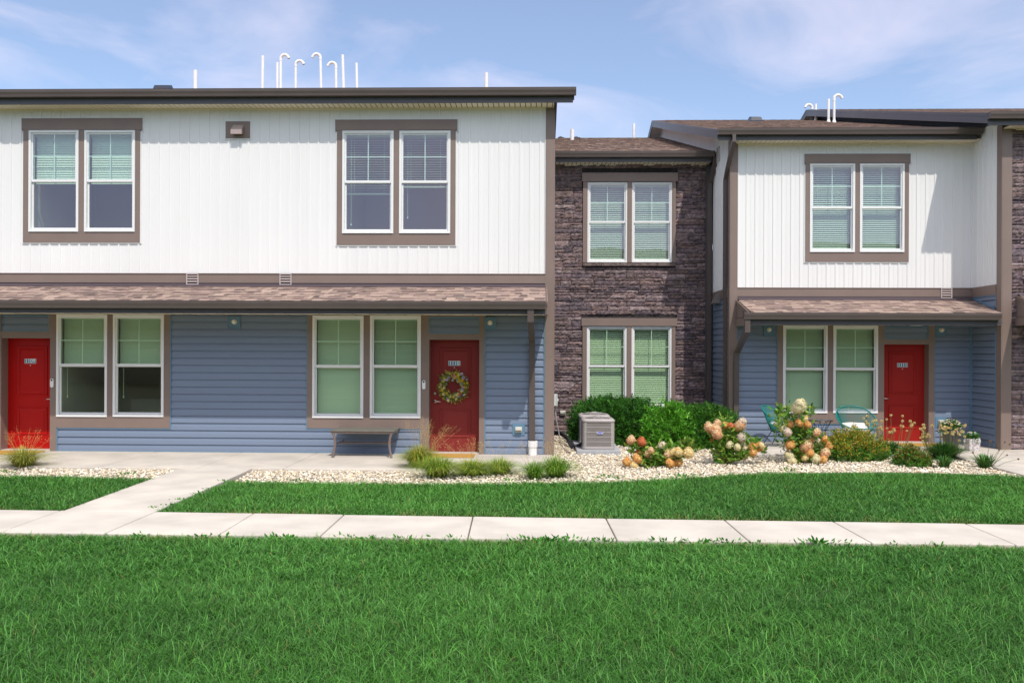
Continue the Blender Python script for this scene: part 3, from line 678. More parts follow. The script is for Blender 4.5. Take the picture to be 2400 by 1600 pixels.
def porch(root, x0, x1, yw, zg, zf, L, seed, end_l=False, end_r=False, cut=None, gx0=None, gx1=None):
    ye = yw-L; zw = zg+.29*L
    r = shingles(x0, x1, ye-.03, zg-.0, yw, zw, seed=seed, cut=cut, expo=.135).build('porch_roof', SHING, root)
    mb = MB(); mb.add([(x0, ye, zg-.03), (x1, ye, zg-.03), (x1, yw, zw-.03), (x0, yw, zw-.03), (x0, ye, zg-.01), (x1, ye, zg-.01), (x1, yw, zw-.01), (x0, yw, zw-.01)], [(0, 1, 2, 3), (4, 5, 6, 7), (0, 1, 5, 4), (1, 2, 6, 5), (2, 3, 7, 6), (3, 0, 4, 7)]); mb.build('roof_deck', RIDGE, r)
    mb = MB(); mb.box(x0, x1, yw-.12, yw-.02, zw-.02, zw+.012); mb.box(x0, x1, yw-.04, yw-.02, zw+.01, zw+.05); mb.build('flashing', mat('flashing_metal', (.16, .12, .13), .35, metal=.3), r)
    gutter(root, gx0 if gx0 is not None else x0-.04, gx1 if gx1 is not None else x1, ye, zg-.005)
    fascia(root, x0+.0, x1-.0, ye, zf, zg-.005)
    mb = MB(); mb.box(x0+.03, x1, ye+.026, yw-.03, zf+.03, zf+.045)
    k = x0+.1
    while k < x1: mb.box(k, k+.006, ye+.03, yw-.03, zf+.028, zf+.0305, 1); k += .3
    s = mb.build('porch_soffit', [SOF, SOFD], root)
    for f, X, sg in ((end_l, x0, -1), (end_r, x1, 1)):
        if not f: continue
        mb = MB(); a, b = X, X+sg*.02
        mb.add([(q, y, z) for q in (a, b) for y, z in ((ye+.02, zf), (yw, zf), (yw, zw-.02), (ye+.02, zg-.02))], [(0, 1, 2, 3), (4, 5, 6, 7), (0, 1, 5, 4), (1, 2, 6, 5), (2, 3, 7, 6), (3, 0, 4, 7)])
        mb.box(b, b+sg*.018, ye+.01, yw, zf, zf+.15); mb.box(b, b+sg*.014, ye+.02, yw, zf+.165, zf+.18); mb.box(b, b+sg*.012, (ye+yw)/2-.06, (ye+yw)/2-.04, zf+.18, zf+.29)
        mb.add([(q, y, z) for q in (b, b+sg*.016) for y, z in ((ye, zg-.07), (yw, zw-.07), (yw, zw+.0), (ye, zg+.0))], [(0, 1, 2, 3), (4, 5, 6, 7), (0, 1, 5, 4), (1, 2, 6, 5), (2, 3, 7, 6), (3, 0, 4, 7)])
        mb.build('porch_gable', TRIM, root)
    return zw
xpr = at(1279, 710, Y1-PL).x
porch(A, XL, xpr, Y1, zpg, zpf, PL, 5, gx0=XL, end_r=True)
for q in ((18, 738), (1074, 738)):
    p = at(q[0], q[1], Y1-.5); mb = MB(); mb.box(p.x-.09, p.x+.09, Y1-.60, Y1-.42, zpf+.012, zpf+.03); mb.build('soffit_light', LAMPG, A, bevel=.006)
# porch downspout running back to the wall and down into its standpipe
px_ = at(1246.5, 900, Y1-.05).x; x2 = at(1245, 730, Y1-PL).x
downspout(A, [(px_-.02, Y1-PL-.05, zpg-.1), (px_-.02, Y1-PL-.05, zpf-.06), (px_, Y1-.10, zpf-.42), (px_+.0, Y1-.065, zpf-.55), (px_+.01, Y1-.065, .24)], w=.105, d=.075)
# main eave and roof
yeA = eave(A, XL, at(1343, 230, Y1-.37).x, Y1, zfA, zgA, sx1=XC1+.0, gx1=at(1350, 215, Y1-.45).x)
zrA = gable_roof(A, XL, at(1343, 230, Y1-.37).x, yeA, zgA-.005, 7, rake_l=False, rake_r=True)
body(A, XL, XC1-.002, Y1, 38, zfA, 27, zrA-.2, left=True)
PY = 20.0
for (xb, xt, yt, hk, r_) in ((458, 458, 165, 0, .045), (615, 616, 131, 0, .034), (650, 650, 147, 0, .03), (658, 658, 138, 1, .03), (693, 693, 152, 1, .03), (753, 751, 136, -1, .03), (788, 787.5, 156, -1, .03), (806, 803, 129, 0, .033), (837, 835.5, 148, 0, .03), (1140, 1140, 171, 0, .042)):
    t_, b_ = at(xt, yt, PY), at(xb, 204, PY); b_.z = zgA+ZR*(PY-yeA)-.03; pipe(A, b_, t_, r_, hk)
p = at(378, 203, 18.5); boxvent(A, (p.x, 18.4, zgA+ZR*(18.4-yeA)+.03), .36, .17)
p = at(1138, 203, 20.2); boxvent(A, (p.x, 20.2, zgA+ZR*(20.2-yeA)+.06), .3, .09)
mb = MB(); fr_ = Fr((XC1, 0, 0), (0, 1, 0), (1, 0, 0)); lap(fr_, Y1+.14, Y2, -.1, zfz0).build('side_lower_wall', BLUE, A); batten(fr_, Y1+.14, Y2, zfz1, zfA).build('side_upper_wall', WHITE, A)
mb = MB(); fbox(mb, fr_, Y1+.14, Y2, 0, .034, zfz0, zfz1); mb.build('side_frieze', TRIM, A)

# ================================================================== recessed stone-faced block
B = thing('townhouse', 'recessed townhouse wall of dark ledge stone with one window pair above another', 'townhouse', ((XC1+XC3)/2, Y2, 0))
fb = front(Y2); X2R = XC3
ue1, ue2 = rc(1376.7, 1470, 428, 615.4, Y2), rc(1480.5, 1574.4, 428, 615.4, Y2)
hgt = ue1[3]-ue1[2]
zt2 = at(1470, 765, Y2).z
le1, le2 = (*rc(1375, 1468.5, 765, 950, Y2)[:2], zt2-hgt, zt2), (*rc(1479.5, 1573.5, 765, 950, Y2)[:2], zt2-hgt, zt2)
sdx0, sdx1 = at(1366, 520, Y2).x, at(1583, 520, Y2).x; hdx0, hdx1 = at(1363.8, 415, Y2).x-.0, at(1587.4, 415, Y2).x
hz1, hz2 = at(1475, 406.5, Y2).z, at(1475, 745.5, Y2).z
hgB = [(sdx0, sdx1, ue1[2]-.09, ue1[3]+.02), (hdx0, hdx1, ue1[3]-.0, hz1), (sdx0, sdx1, le1[2]-.09, le1[3]+.02), (hdx0, hdx1, le1[3], hz2)]
zgB = at(1480, 355, Y2-.45).z; zfB = at(1480, 379.5, Y2-.37).z
stone(fb, XC1+.02, X2R-.17, -.1, zfB+.02, hgB, seed=4).build('stone_wall', STONE, B)
for w1, w2, hz in ((ue1, ue2, hz1), (le1, le2, hz2)):
    z0, z1 = w1[2], w1[3]
    trimset(B, fb, [(hdx0, hdx1, z1+.01, hz, .085), (sdx0, w1[0]-.002, z0, z1+.01, .07), (w2[1]+.002, sdx1, z0, z1+.01, .07), (w1[1]+.002, w2[0]-.002, z0, z1+.01, .07)])
    mb = MB(); n = 5; sx = np.linspace(sdx0-.005, sdx1+.005, n+1)
    for i in range(n): fbox(mb, fb, sx[i]+.002, sx[i+1]-.002, 0, .1, z0-.085, z0-.015, 0, (.17, .125, .115))
    mb.build('stone_sill', STONE, B, bevel=.008)
for w in (ue1, ue2): win(B, fb, *w, blind=('full', 0, 40), g=GLASSU, gap=.0, seed=6)
for w in (le1, le2): win(B, fb, *w, blind=('full', 0, 42), seed=7)
room(B, fb, ue1[0], ue2[1], ue1[2], ue1[3], 2.0); room(B, fb, le1[0], le2[1], le1[2], le1[3], 2.0)
yeB = eave(B, XC1+.02, at(1668, 372, Y2-.37).x, Y2, zfB, zgB, gx1=at(1675, 360, Y2-.45).x)
zrB = gable_roof(B, XC1+.02, X2R-.01, yeB, zgB-.005, 9, rake_l=False)
body(B, XC1+.02, X2R-.01, Y2, 36, zfB, 27, zrB-.1, left=False, right=False)
mb = MB(); fbox(mb, fb, X2R-.17, X2R-.02, 0, .05, -.1, zfB); mb.build('corner_board', FAS, B)
xd = at(1662.5, 600, Y2-.12).x
downspout(B, [(xd+.06, Y2-.40, zgB-.06), (xd+.06, Y2-.40, zgB-.3), (xd, Y2-.13, zgB-.62), (xd, Y2-.11, zgB-.75), (xd, Y2-.11, .0)], w=.10, d=.075)
p = at(1319, 967, Y2-.05); outlet(B, fb, p.x, p.z, block=False, D=.05, sc_=1.05)
def onroof(px, py, ye, ze):
    d = ray(px, py); n = Vector((0, -ZR, 1)); q = Vector((0, ye, ze)); c0 = Vector((0, 0, CAMZ)); t = (q-c0).dot(n)/d.dot(n); return c0+d*t
for xb, yb_, yt, r_ in ((1341, 328, 303.6, .055), (1485.5, 323, 290, .042)):
    b_ = onroof(xb, yb_, yeB, zgB); t_ = at(xb, yt, b_.y); pipe(B, b_-Vector((0, 0, .05)), t_, r_)
for xb in (1315, 1352): p = onroof(xb, 324.5, yeB, zgB); boxvent(B, (p.x, p.y, p.z), .17, .06)

# ================================================================== right townhouse block
Cc_ = thing('townhouse', 'townhouse block with white upper storey, single upstairs window pair and door 1111', 'townhouse', ((XC3+XC4)/2, Y3, 0)); K = Cc_
fc = front(Y3)
zc0, zc1 = at(1960, 696.4, Y3).z, at(1960, 674.3, Y3).z
zgC, zfC = at(1950, 300.5, Y3-.45).z, at(1950, 328, Y3-.37).z; ztC = zfC+.05
xcl = at(1728, 600, Y3).x
we1, we2 = rc(1897, 2002.3, 384.5, 591.5, Y3), rc(2013.8, 2118, 384.5, 591.5, Y3)
hd, sd = rc(1884.5, 2132.5, 361.5, 381.8, Y3), rc(1886.4, 2128.6, 384, 614, Y3)
batten(fc, xcl+.01, XC4-.02, zc1, ztC, [(we1[0]-.02, we2[1]+.02, we1[2]-.02, we1[3]+.02)], ph=xcl+.19).build('upper_wall', WHITE, K)
z0, z1 = we1[2], we1[3]
trimset(K, fc, [(hd[0], hd[1], z1+.008, hd[3], .042), (sd[0], we1[0]-.002, sd[2], z1+.008), (we2[1]+.002, sd[1], sd[2], z1+.008), (we1[1]+.002, we2[0]-.002, z0, z1+.008), (we1[0]-.002, we2[1]+.002, sd[2], z0-.002)],
        jch=[(hd[0]-.018, hd[0], z1-.02, hd[3]+.018), (hd[1], hd[1]+.018, z1-.02, hd[3]+.018), (hd[0], hd[1], hd[3], hd[3]+.018), (sd[0]-.018, sd[0], sd[2]-.018, z1-.02), (sd[1], sd[1]+.018, sd[2]-.018, z1-.02), (sd[0], sd[1], sd[2]-.02, sd[2])])
for w in (we1, we2): win(K, fc, *w, blind=('full', 0, 40), g=GLASSU, seed=8)
room(K, fc, we1[0], we2[1], we1[2], we1[3])
mb = MB(); fbox(mb, fc, xcl, XC4-.02, 0, .034, zc0+.012, zc1-.012); fbox(mb, fc, xcl, XC4-.02, 0, .046, zc1-.012, zc1); fbox(mb, fc, xcl, XC4-.02, 0, .04, zc0, zc0+.012, 1); mb.build('frieze_board', [TRIM, GUT], K)
louver(K, fc, at(2203, 685, Y3).x, at(2229, 685, Y3).x, zc0-.02, zc1)
mb = MB(); fbox(mb, fc, XC3, xcl, 0, .038, -.05, zfC+.02); mb.box(XC3-.02, XC3, Y3-.038, Y3+.14, -.05, zfC+.1); mb.build('corner_board', TRIM, K, bevel=.004)
mb = MB(); fbox(mb, fc, xcl, xcl+.014, 0, .03, zc1, zfC); fbox(mb, fc, XC4-.05, XC4-.02, 0, .03, zc1, zfC); mb.build('corner_channel', WFR, K)
# left side wall: white above, frieze, blue below
fs = Fr((XC3, 0, 0), (0, 1, 0), (-1, 0, 0))
zsf0, zsf1 = zc0, zc1
batten(fs, Y3+.14, Y2-.06, zsf1, zfC+.02, pitch=.152).build('side_upper_wall', WHITE, K)
lap(fs, Y3+.14, Y2-.06, -.1, zsf0).build('side_lower_wall', BLUE, K)
mb = MB(); fbox(mb, fs, Y3+.14, Y2-.06, 0, .034, zsf0, zsf1); mb.build('side_frieze', TRIM, K)
# gable triangle above the recessed roof
YR = 27.0; zrC = (zgC-.005)+ZR*(YR-(Y3-.37)); zb_ = zfC+.02
mb = MB(); y = Y3+.001; stp = .152
def zrf(y): return (zgC-.19)+ZR*(min(y, 2*YR-y)-(Y3-.37))
mb.add([(XC3-.003, Y3, zb_), (XC3-.003, Y3, zrf(Y3)), (XC3-.003, YR, zrf(YR)), (XC3-.003, 36, zrf(36)), (XC3-.003, 36, zb_)], [(0, 1, 2, 3, 4)])
while y < 34:
    mb.add([(XC3-d, yy, z) for yy, d in ((y, .004), (y+.004, .016), (y+.034, .016), (y+.038, .004)) for z in (zb_, zrf(yy))], [(0, 1, 3, 2), (2, 3, 5, 4), (4, 5, 7, 6)]); y += stp
mb.build('gable_wall', WHITE, K)
mb = MB(); mb.add([(XC3-dd, yy, zz+dz) for dd in (0, .015) for yy, zz in ((Y2-.3, zgB+.01), (YR, zgB+ZR*(YR-yeB)+.03)) for dz in (0, .035)], [(0, 2, 3, 1), (4, 6, 7, 5), (0, 4, 5, 1), (1, 5, 7, 3), (0, 4, 6, 2)]); mb.build('step_flashing', WHITE, K)
q = ax(1683, 360, XC3-.02); louver(K, fs, q.y-.12, q.y+.12, q.z-.2, q.z+.13, D=.02)
q0, q1 = ax(1664, 700, XC3-.03), ax(1689, 700, XC3-.03)
mb = MB()
for k in range(3):
    y0 = Y3+.75+k*.16; zz = zsf0+.0
    mb.add([(XC3-.03, y0, zz+.16), (XC3-.03, y0+.17, zz+.16), (XC3-.15, y0, zz-.08), (XC3-.15, y0+.17, zz-.08), (XC3-.03, y0, zz-.08), (XC3-.03, y0+.17, zz-.08)], [(0, 1, 3, 2), (0, 2, 4), (1, 3, 5), (2, 3, 5, 4)])
mb.build('vent_hood', mat('hood_grey', (.2, .175, .17), .5), K)
# lower front
PC = 1.13; zpfC = at(1950, 761.5, Y3-PC).z; zpgC = at(1950, 732.5, Y3-PC-.1).z; zsC = zpfC+.03
wf1, wf2 = rc(1834, 1938, 759.5, 967.6, Y3), rc(1951.4, 2056, 759.5, 967.6, Y3)
wf1, wf2 = [(w[0], w[1], w[2], min(w[3], zsC-.006)) for w in (wf1, wf2)]
ZD3 = at(2120, 807, Y3).z
d3 = (at(2070.5, 900, Y3).x, at(2175, 900, Y3).x, 0, ZD3)
xf_l, zf_b = at(1821, 900, Y3).x, wf1[2]-.21; xf_r = at(2188.7, 900, Y3).x
XCI = XC4-.02
lap(fc, xcl+.01, XCI, 0, zsC, [(xf_l, xf_r, zf_b, 4), (wf2[1], xf_r, -1, 4)]).build('lower_wall', BLUE, K)
tz = rc(2070.5, 2175, 762, 795, Y3); tz = (tz[0], tz[1], tz[2], min(tz[3], zsC-.01))
lap(fc, tz[0]+.02, tz[1]-.02, tz[2]+.02, tz[3]-.02, zref=tz[2]+.01).build('transom_panel', BLUE, K)
trimset(K, fc, [(tz[0], tz[0]+.02, tz[2], tz[3], .03), (tz[1]-.02, tz[1], tz[2], tz[3], .03), (tz[0]+.02, tz[1]-.02, tz[3]-.02, tz[3], .03), (tz[0]+.02, tz[1]-.02, tz[2], tz[2]+.02, .03)], name='transom_trim', m=BLUET)
trimset(K, fc, [(wf1[1], wf2[0], wf1[2], zsC), (xf_l, wf1[0], zf_b, zsC), (wf1[0], wf2[1], zf_b, wf1[2]), (wf2[1], d3[0], 0, zsC), (d3[1], xf_r, 0, zsC), (d3[0], d3[1], ZD3, tz[2])])
trimset(K, fc, [(xf_l-.02, xf_l, zf_b-.02, zsC, .028), (xf_l, wf2[1], zf_b-.02, zf_b, .028), (xf_r, xf_r+.02, 0, zsC, .028), (xcl+.001, xcl+.022, 0, zsC, .028), (XCI-.035, XCI, 0, zsC, .035)], name='siding_channel', m=BLUET)
win(K, fc, *wf1, blind=('full', 0, 55), seed=9); win(K, fc, *wf2, blind=('full', 0, 55), seed=10)
room(K, fc, wf1[0], wf2[1], wf1[2], wf1[3])
dr, hx = door(K, fc, *d3, CRED, '1111', label='scarlet red door numbered 1111'); handle(dr, fc, d3[0]+.05, at(2074, 933, Y3+.17).z, sgn=1)
p = at(2114.5, 855.3, Y3+.17); plate(dr, fc, p.x, p.z, '1111')
for q in ((1801.4, 772.5), (2205, 773.6)): p = at(*q, Y3); wall_light(K, fc, p.x, p.z)
p = at(2204, 989, Y3); outlet(K, fc, p.x, p.z)
xp0 = at(1760, 733, Y3-PC).x
zwC = porch(K, xp0-.0, XC4-.02, Y3, zpgC, zpfC, PC, 15, end_l=True, gx0=at(1744.5, 737, Y3-PC-.1).x, gx1=at(2346.5, 737, Y3-PC-.1).x)
p = at(2149, 762, Y3-.5); mb = MB(); mb.box(p.x-.1, p.x+.1, Y3-.60, Y3-.42, zpfC+.012, zpfC+.03); mb.build('soffit_light', LAMPG, K, bevel=.006)
gx = at(1752, 737, Y3-PC-.06).x; wx = at(1725, 900, Y3-.06).x
downspout(K, [(gx, Y3-PC-.05, zpgC-.1), (gx, Y3-PC-.05, zpfC-.09), (wx+.02, Y3-.12, zpfC-.5), (wx, Y3-.075, zpfC-.6), (wx, Y3-.075, .0)], w=.1, d=.07)
xg0 = at(1683, 308, Y3-.45).x
yeC = eave(K, xg0+.015, at(2290, 315, Y3-.37).x, Y3, zfC, zgC, sx0=XC3, sx1=XC4-.02, gx0=xg0, gx1=at(2303, 305, Y3-.45).x)
gable_roof(K, xg0+.02, XC4-.02, yeC, zgC-.005, 21, rake_l=True, x0w=XC3)
body(K, XC3, XC4-.02, Y3, 36, zfC, 27, zrC-.2, left=False, right=False)
dxs = at(1719, 330, Y3-.4).x; sxx = XC3-.055
downspout(K, [(dxs-.0, yeC-.06, zgC-.1), (dxs, yeC-.06, zfC-.02), (sxx, Y3+.10, zfC-.55), (sxx, Y3+.22, zfC-.68), (sxx, Y3+.22, .0)], w=.07, d=.09)
b_ = onroof(1774, 285, yeC, zgC); boxvent(K, (b_.x, b_.y, b_.z), .38, .14)
for xb, yb_, yt, hk in ((1903.5, 281.5, 253, -1), (1912, 282.5, 244, 0), (1942, 286, 232.6, 0), (1955, 287, 232, 1)):
    b_ = onroof(xb, yb_, yeC, zgC); t_ = at(xb, yt, b_.y); pipe(K, b_-Vector((0, 0, .03)), t_, .034, hk, flash=True)

# ================================================================== far right block
D = thing('townhouse', 'stone fronted townhouse corner at the right edge of the photo', 'townhouse', (XC4+2, Y4, 0)); G = D
fd = front(Y4); XR = XC4+7
zgD, zfD = at(2365, 262.5, Y4-.45).z, at(2365, 293.5, Y4-.37).z
xcb = at(2367.5, 700, Y4).x; sd4 = at(2375, 600, Y4)
stone(fd, xcb+.005, XR, -.05, zfD+.04, seed=9).build('stone_wall', STONE, G)
mb = MB(); fbox(mb, fd, XC4, xcb, 0, .06, -.02, zfD+.02); mb.box(XC4-.02, XC4, Y4-.06, Y4+.12, -.02, zfD+.1); mb.build('corner_board', TRIM, G, bevel=.004)
f4 = Fr((XC4, 0, 0), (0, 1, 0), (-1, 0, 0))
batten(f4, Y4+.12, Y3, zc1, zfD+.2, pitch=.182).build('side_upper_wall', WHITE, G)
lap(f4, Y4+.12, Y3, 0, zc0).build('side_lower_wall', BLUE, G)
mb = MB(); fbox(mb, f4, Y4+.12, Y3, 0, .034, zc0, zc1); mb.build('side_frieze', TRIM, G)
mb = MB(); fbox(mb, f4, Y4+.12, Y4+.145, 0, .03, 0, zc0); fbox(mb, f4, Y3-.03, Y3-.0, 0, .03, 0, zc0); fbox(mb, f4, Y4+.14, Y3, 0, .03, zc0-.02, zc0)
ye3 = Y3-PC
mb.add([(XC4-dd, yy, zz+dz) for dd in (.0, .03) for yy, zz in ((Y4+.12, zpgC+.29*(Y4+.12-ye3)+.02), (Y3, zwC+.02)) for dz in (0, .035)], [(0, 2, 3, 1), (4, 6, 7, 5), (0, 4, 5, 1), (1, 5, 7, 3)])
mb.build('siding_channel', BLUET, G)
x4r = XC4-.46
mb = MB(); mb.add([(XC4-.003, Y4, 0), (XC4-.003, Y3, 0), (XC4-.003, 36, 0), (XC4-.003, 36, 4), (XC4-.003, YR, zgD-.2+ZR*(YR-Y4+.37)), (XC4-.003, Y4, zgD-.12)], [(0, 1, 2, 3, 4, 5)]); mb.build('gable_wall', mat('gable_dark', (.075, .085, .11), .6), G)
yeD = eave(G, x4r+.02, XR, Y4, zfD, zgD, sx0=XC4, gx0=x4r)
zrD = gable_roof(G, x4r+.02, XR, yeD, zgD-.005, 33, rake_l=True, x0w=XC4)
body(G, XC4, XR, Y4, 36, zfD, 27, zrD-.2, left=False)
zpgD, zpfD = at(2390, 722, Y4-1.1).z, at(2390, 754, Y4-1.1).z
porch(G, xcb+.12, XR, Y4, zpgC+.02, zpfC, 1.13, 25, end_l=True, gx0=xcb+.1)

# ================================================================== ground
def inpoly(x, y, P):
    n = len(P); c = np.zeros(np.shape(x), bool); j = n-1
    for i in range(n):
        xi, yi = P[i][0], P[i][1]; xj, yj = P[j][0], P[j][1]
        t = ((yi > y) != (yj > y)) & (x < (xj-xi)*(y-yi)/((yj-yi) if yj != yi else 1e-9)+xi); c ^= t; j = i
    return c
def vnoise(x, y, sc_, seed):
    """smooth value noise for low-frequency variation"""
    r = np.random.default_rng(seed); T = r.random((256, 256)); u, v = x*sc_+97.3, y*sc_+41.7
    i, j = np.floor(u).astype(int), np.floor(v).astype(int); a, b = u-i, v-j; a = a*a*(3-2*a); b = b*b*(3-2*b)
    i %= 256; j %= 256; i1, j1 = (i+1) % 256, (j+1) % 256
    return (T[i, j]*(1-a)+T[i1, j]*a)*(1-b)+(T[i, j1]*(1-a)+T[i1, j1]*a)*b
TURF = mat('turf_soil', (.03, .08, .015), .95, dark=(.05, .075, .02), vscale=2.3, vdet=8, bump=1, bscale=40)
mb = MB(); mb.quad((-400, -400, -.10), (400, -400, -.10), (400, 400, -.10), (-400, 400, -.10)); tag(mb.build('ground', TURF), kind='structure')
# pavement lines on the ground
def lineY(a, b, x): return a.y+(b.y-a.y)*(x-a.x)/(b.x-a.x)
sb0, sb1 = gr(0, 1193.5), gr(2400, 1228); sf0, sf1 = gr(0, 1246), gr(2400, 1275.5)
joints = [((143, 1195), (39, 1233)), ((363, 1199), (250, 1247)), ((593, 1203), (520, 1248)), ((803.6, 1207), (752.6, 1253)), ((1108.7, 1208), (1096, 1260)), ((1420, 1213), (1445, 1262)), ((1696.4, 1216), (1756, 1267)), ((1954, 1222), (2045, 1272)), ((2265, 1227), (2380, 1275))]
jx = []
for a, b in joints:
    p, q = gr(*a), gr(*b); jx.append((p.x+(q.x-p.x)*(lineY(sb0, sb1, p.x)-p.y)/(q.y-p.y), q.x))
jx = [(x, x) for x in np.arange(jx[0][0]-1.5*8, jx[0][0]-1, 1.5)]+jx+[(jx[-1][0]+1.5*k, jx[-1][1]+1.5*k) for k in range(1, 6)]
mb = MB(); g = .006; rd = random.Random(5)
for (a, b), (c, d) in zip(jx, jx[1:]):
    t_ = rd.uniform(-.002, .002); P = [(b+g, lineY(sf0, sf1, b)), (d-g, lineY(sf0, sf1, d)), (c-g, lineY(sb0, sb1, c)), (a+g, lineY(sb0, sb1, a))]
    mb.prism(P, -.12, t_, 'z')
o = mb.build('sidewalk', CONC, bevel=.012); tag(o, kind='structure')
# slab along the left fronts, the diagonal path and the right-hand slab
pl = [gr(423, 1096.5), gr(589, 1098), gr(363.6, 1198.5), gr(147, 1196.5)]
YS1 = gr(700, 1097.5).y
def slabs(name, x0, x1, yb, yf, cuts):
    mb = MB(); cs = [x0]+cuts+[x1]
    for a, b in zip(cs, cs[1:]): mb.prism([(a+.004, yf), (b-.004, yf), (b-.004, yb), (a+.004, yb)], -.12, random.uniform(-.003, 0), 'z')
    return tag(mb.build(name, CONC, bevel=.01), kind='structure')
cut1 = [gr(x, y).x for x, y in ((350, 1062), (560, 1062), (735, 1064), (985, 1090))]
slabs('porch_slab', XL, XC1-.01, Y1+.3, YS1, [gr(130, 1060).x-1.5, gr(130, 1060).x]+cut1)
mb = MB(); pl2 = [pl[0].copy(), pl[1].copy(), pl[2].copy(), pl[3].copy()]
pl2[0].y = pl2[1].y = YS1-.008; pl2[2].y = lineY(sb0, sb1, pl2[2].x)+.008; pl2[3].y = lineY(sb0, sb1, pl2[3].x)+.008
mb.prism([(p.x, p.y) for p in (pl2[3], pl2[2], pl2[1], pl2[0])], -.12, .001, 'z'); tag(mb.build('path', CONC, bevel=.01), kind='structure')
XS3 = gr(1741, 1063).x; YS3 = gr(1900, 1064).y
slabs('patio_slab', XS3, XC4+3, Y3+.3, YS3, [gr(2000, 1050).x, gr(2130, 1050).x+.5, XC4+.1]) if False else None
mb = MB(); cs = [XS3, gr(1990, 1050).x, gr(2165, 1050).x, XC4-.02]
for a, b in zip(cs, cs[1:]): mb.prism([(a+.004, YS3), (b-.004, YS3), (b-.004, Y3+.3), (a+.004, Y3+.3)], -.12, 0, 'z')
mb.prism([(XC4-.012, YS3), (XC4+4, YS3), (XC4+4, Y4+.3), (XC4-.012, Y4+.3)], -.12, .0, 'z')
q0, q1 = gr(2245, 1070.5), gr(2400, 1112)
k_ = (q1-q0); q2 = q1+k_*1.2
mb.prism([(q0.x, YS3-.008), (q2.x, q2.y), (q2.x+1.6, q2.y), (q2.x+1.6, YS3-.008)], -.12, -.001, 'z')
tag(mb.build('patio_slab', CONC, bevel=.01), kind='structure')
# gravel bed outline (south edge) and beds
edgeL = [gr(-700, 1108), gr(0, 1113.5), gr(150, 1115), gr(361, 1121)]
edgeR = [gr(541, 1127), gr(700, 1129), gr(900, 1130.5), gr(1130, 1131.5), gr(1256, 1129.5), gr(1416, 1127.8), gr(1500, 1124), gr(1615, 1117), gr(1730, 1110), gr(1850, 1104), gr(1960, 1102), gr(2102, 1101.5), gr(2200, 1103), gr(2296, 1107), gr(2400, 1116), gr(2520, 1135)]
GA = [(p.x, p.y) for p in edgeL]+[(pl2[0].x, YS1), (XL, YS1), (XL, edgeL[0].y)]
GB = [(pl2[1].x, YS1)]+[(p.x, p.y) for p in edgeR]+[(q1.x+.5, q1.y+.0), (q0.x, q0.y), (XS3, YS3), (XS3, Y3), (XC3, Y3), (XC3, Y2), (XC1, Y2), (XC1, YS1)]
GA = GA[:4]+[(pl2[0].x, YS1), (XL, YS1)]
mb = MB()
for P in (GA, GB): mb.prism(P, -.11, -.055, 'z')
tag(mb.build('gravel_bed', mat('bed_soil', (.50, .44, .36), .95, dark=(.30, .25, .19), vscale=30, vdet=3, bump=1, bscale=80)), kind='structure')
# pebbles: a low stone each, several thousand of them
def pebbles():
    import bmesh
    bm = bmesh.new(); bmesh.ops.create_icosphere(bm, subdivisions=1, radius=1); V0 = np.array([v.co[:] for v in bm.verts]); F0 = np.array([[v.index for v in f.verts] for f in bm.faces]); bm.free()
    n = 110000; x = rng.uniform(-10.5, 11.5, n); y = rng.uniform(10.9, 19.4, n)
    ok = (inpoly(x, y, GA) | inpoly(x, y, GB)); x, y = x[ok], y[ok]
    far = (y > 16.6) & (rng.random(len(x)) < .35); x, y = x[~far], y[~far]
    n = len(x); s = rng.lognormal(-4.28, .30, n); s = np.clip(s, .007, .030); a = rng.uniform(0, 6.28, n)
    sx, sy, sz = s*rng.uniform(.9, 1.5, n), s*rng.uniform(.65, 1, n), s*rng.uniform(.45, .8, n)
    z = -.052+sz*.5+rng.uniform(0, .026, n)
    J = 1+rng.uniform(-.33, .33, (n, len(V0), 3)); P = V0[None]*J; P = P*np.stack([sx, sy, sz], 1)[:, None]
    tx = rng.uniform(-.4, .4, n); c, s_ = np.cos(tx)[:, None], np.sin(tx)[:, None]; Y_, Z_ = P[..., 1]*c-P[..., 2]*s_, P[..., 1]*s_+P[..., 2]*c; P = np.stack([P[..., 0], Y_, Z_], -1)
    ca, sa = np.cos(a)[:, None], np.sin(a)[:, None]; P = np.stack([P[..., 0]*ca-P[..., 1]*sa+x[:, None], P[..., 0]*sa+P[..., 1]*ca+y[:, None], P[..., 2]+z[:, None]], -1)
    pal = np.array([(.80, .74, .64), (.72, .65, .54), (.84, .80, .74), (.62, .53, .42), (.52, .46, .40), (.76, .66, .48), (.36, .33, .31), (.68, .50, .34), (.86, .82, .74), (.80, .72, .60)])
    pr = np.array([.18, .15, .17, .08, .05, .10, .03, .035, .12, .085]); pr /= pr.sum(); cc = pal[rng.choice(len(pal), n, p=pr)]*rng.uniform(.9, 1.12, (n, 1))*np.array([[1.03, 1.0, .92]])
    Fc = (F0[None]+(np.arange(n)*len(V0))[:, None, None]).reshape(-1, 3)
    o = npmesh('gravel', P.reshape(-1, 3), Fc, np.repeat(cc, len(V0), 0), PEB); tag(o, kind='stuff', label='white and tan pebbles filling the planting beds', cat='gravel')
pebbles()
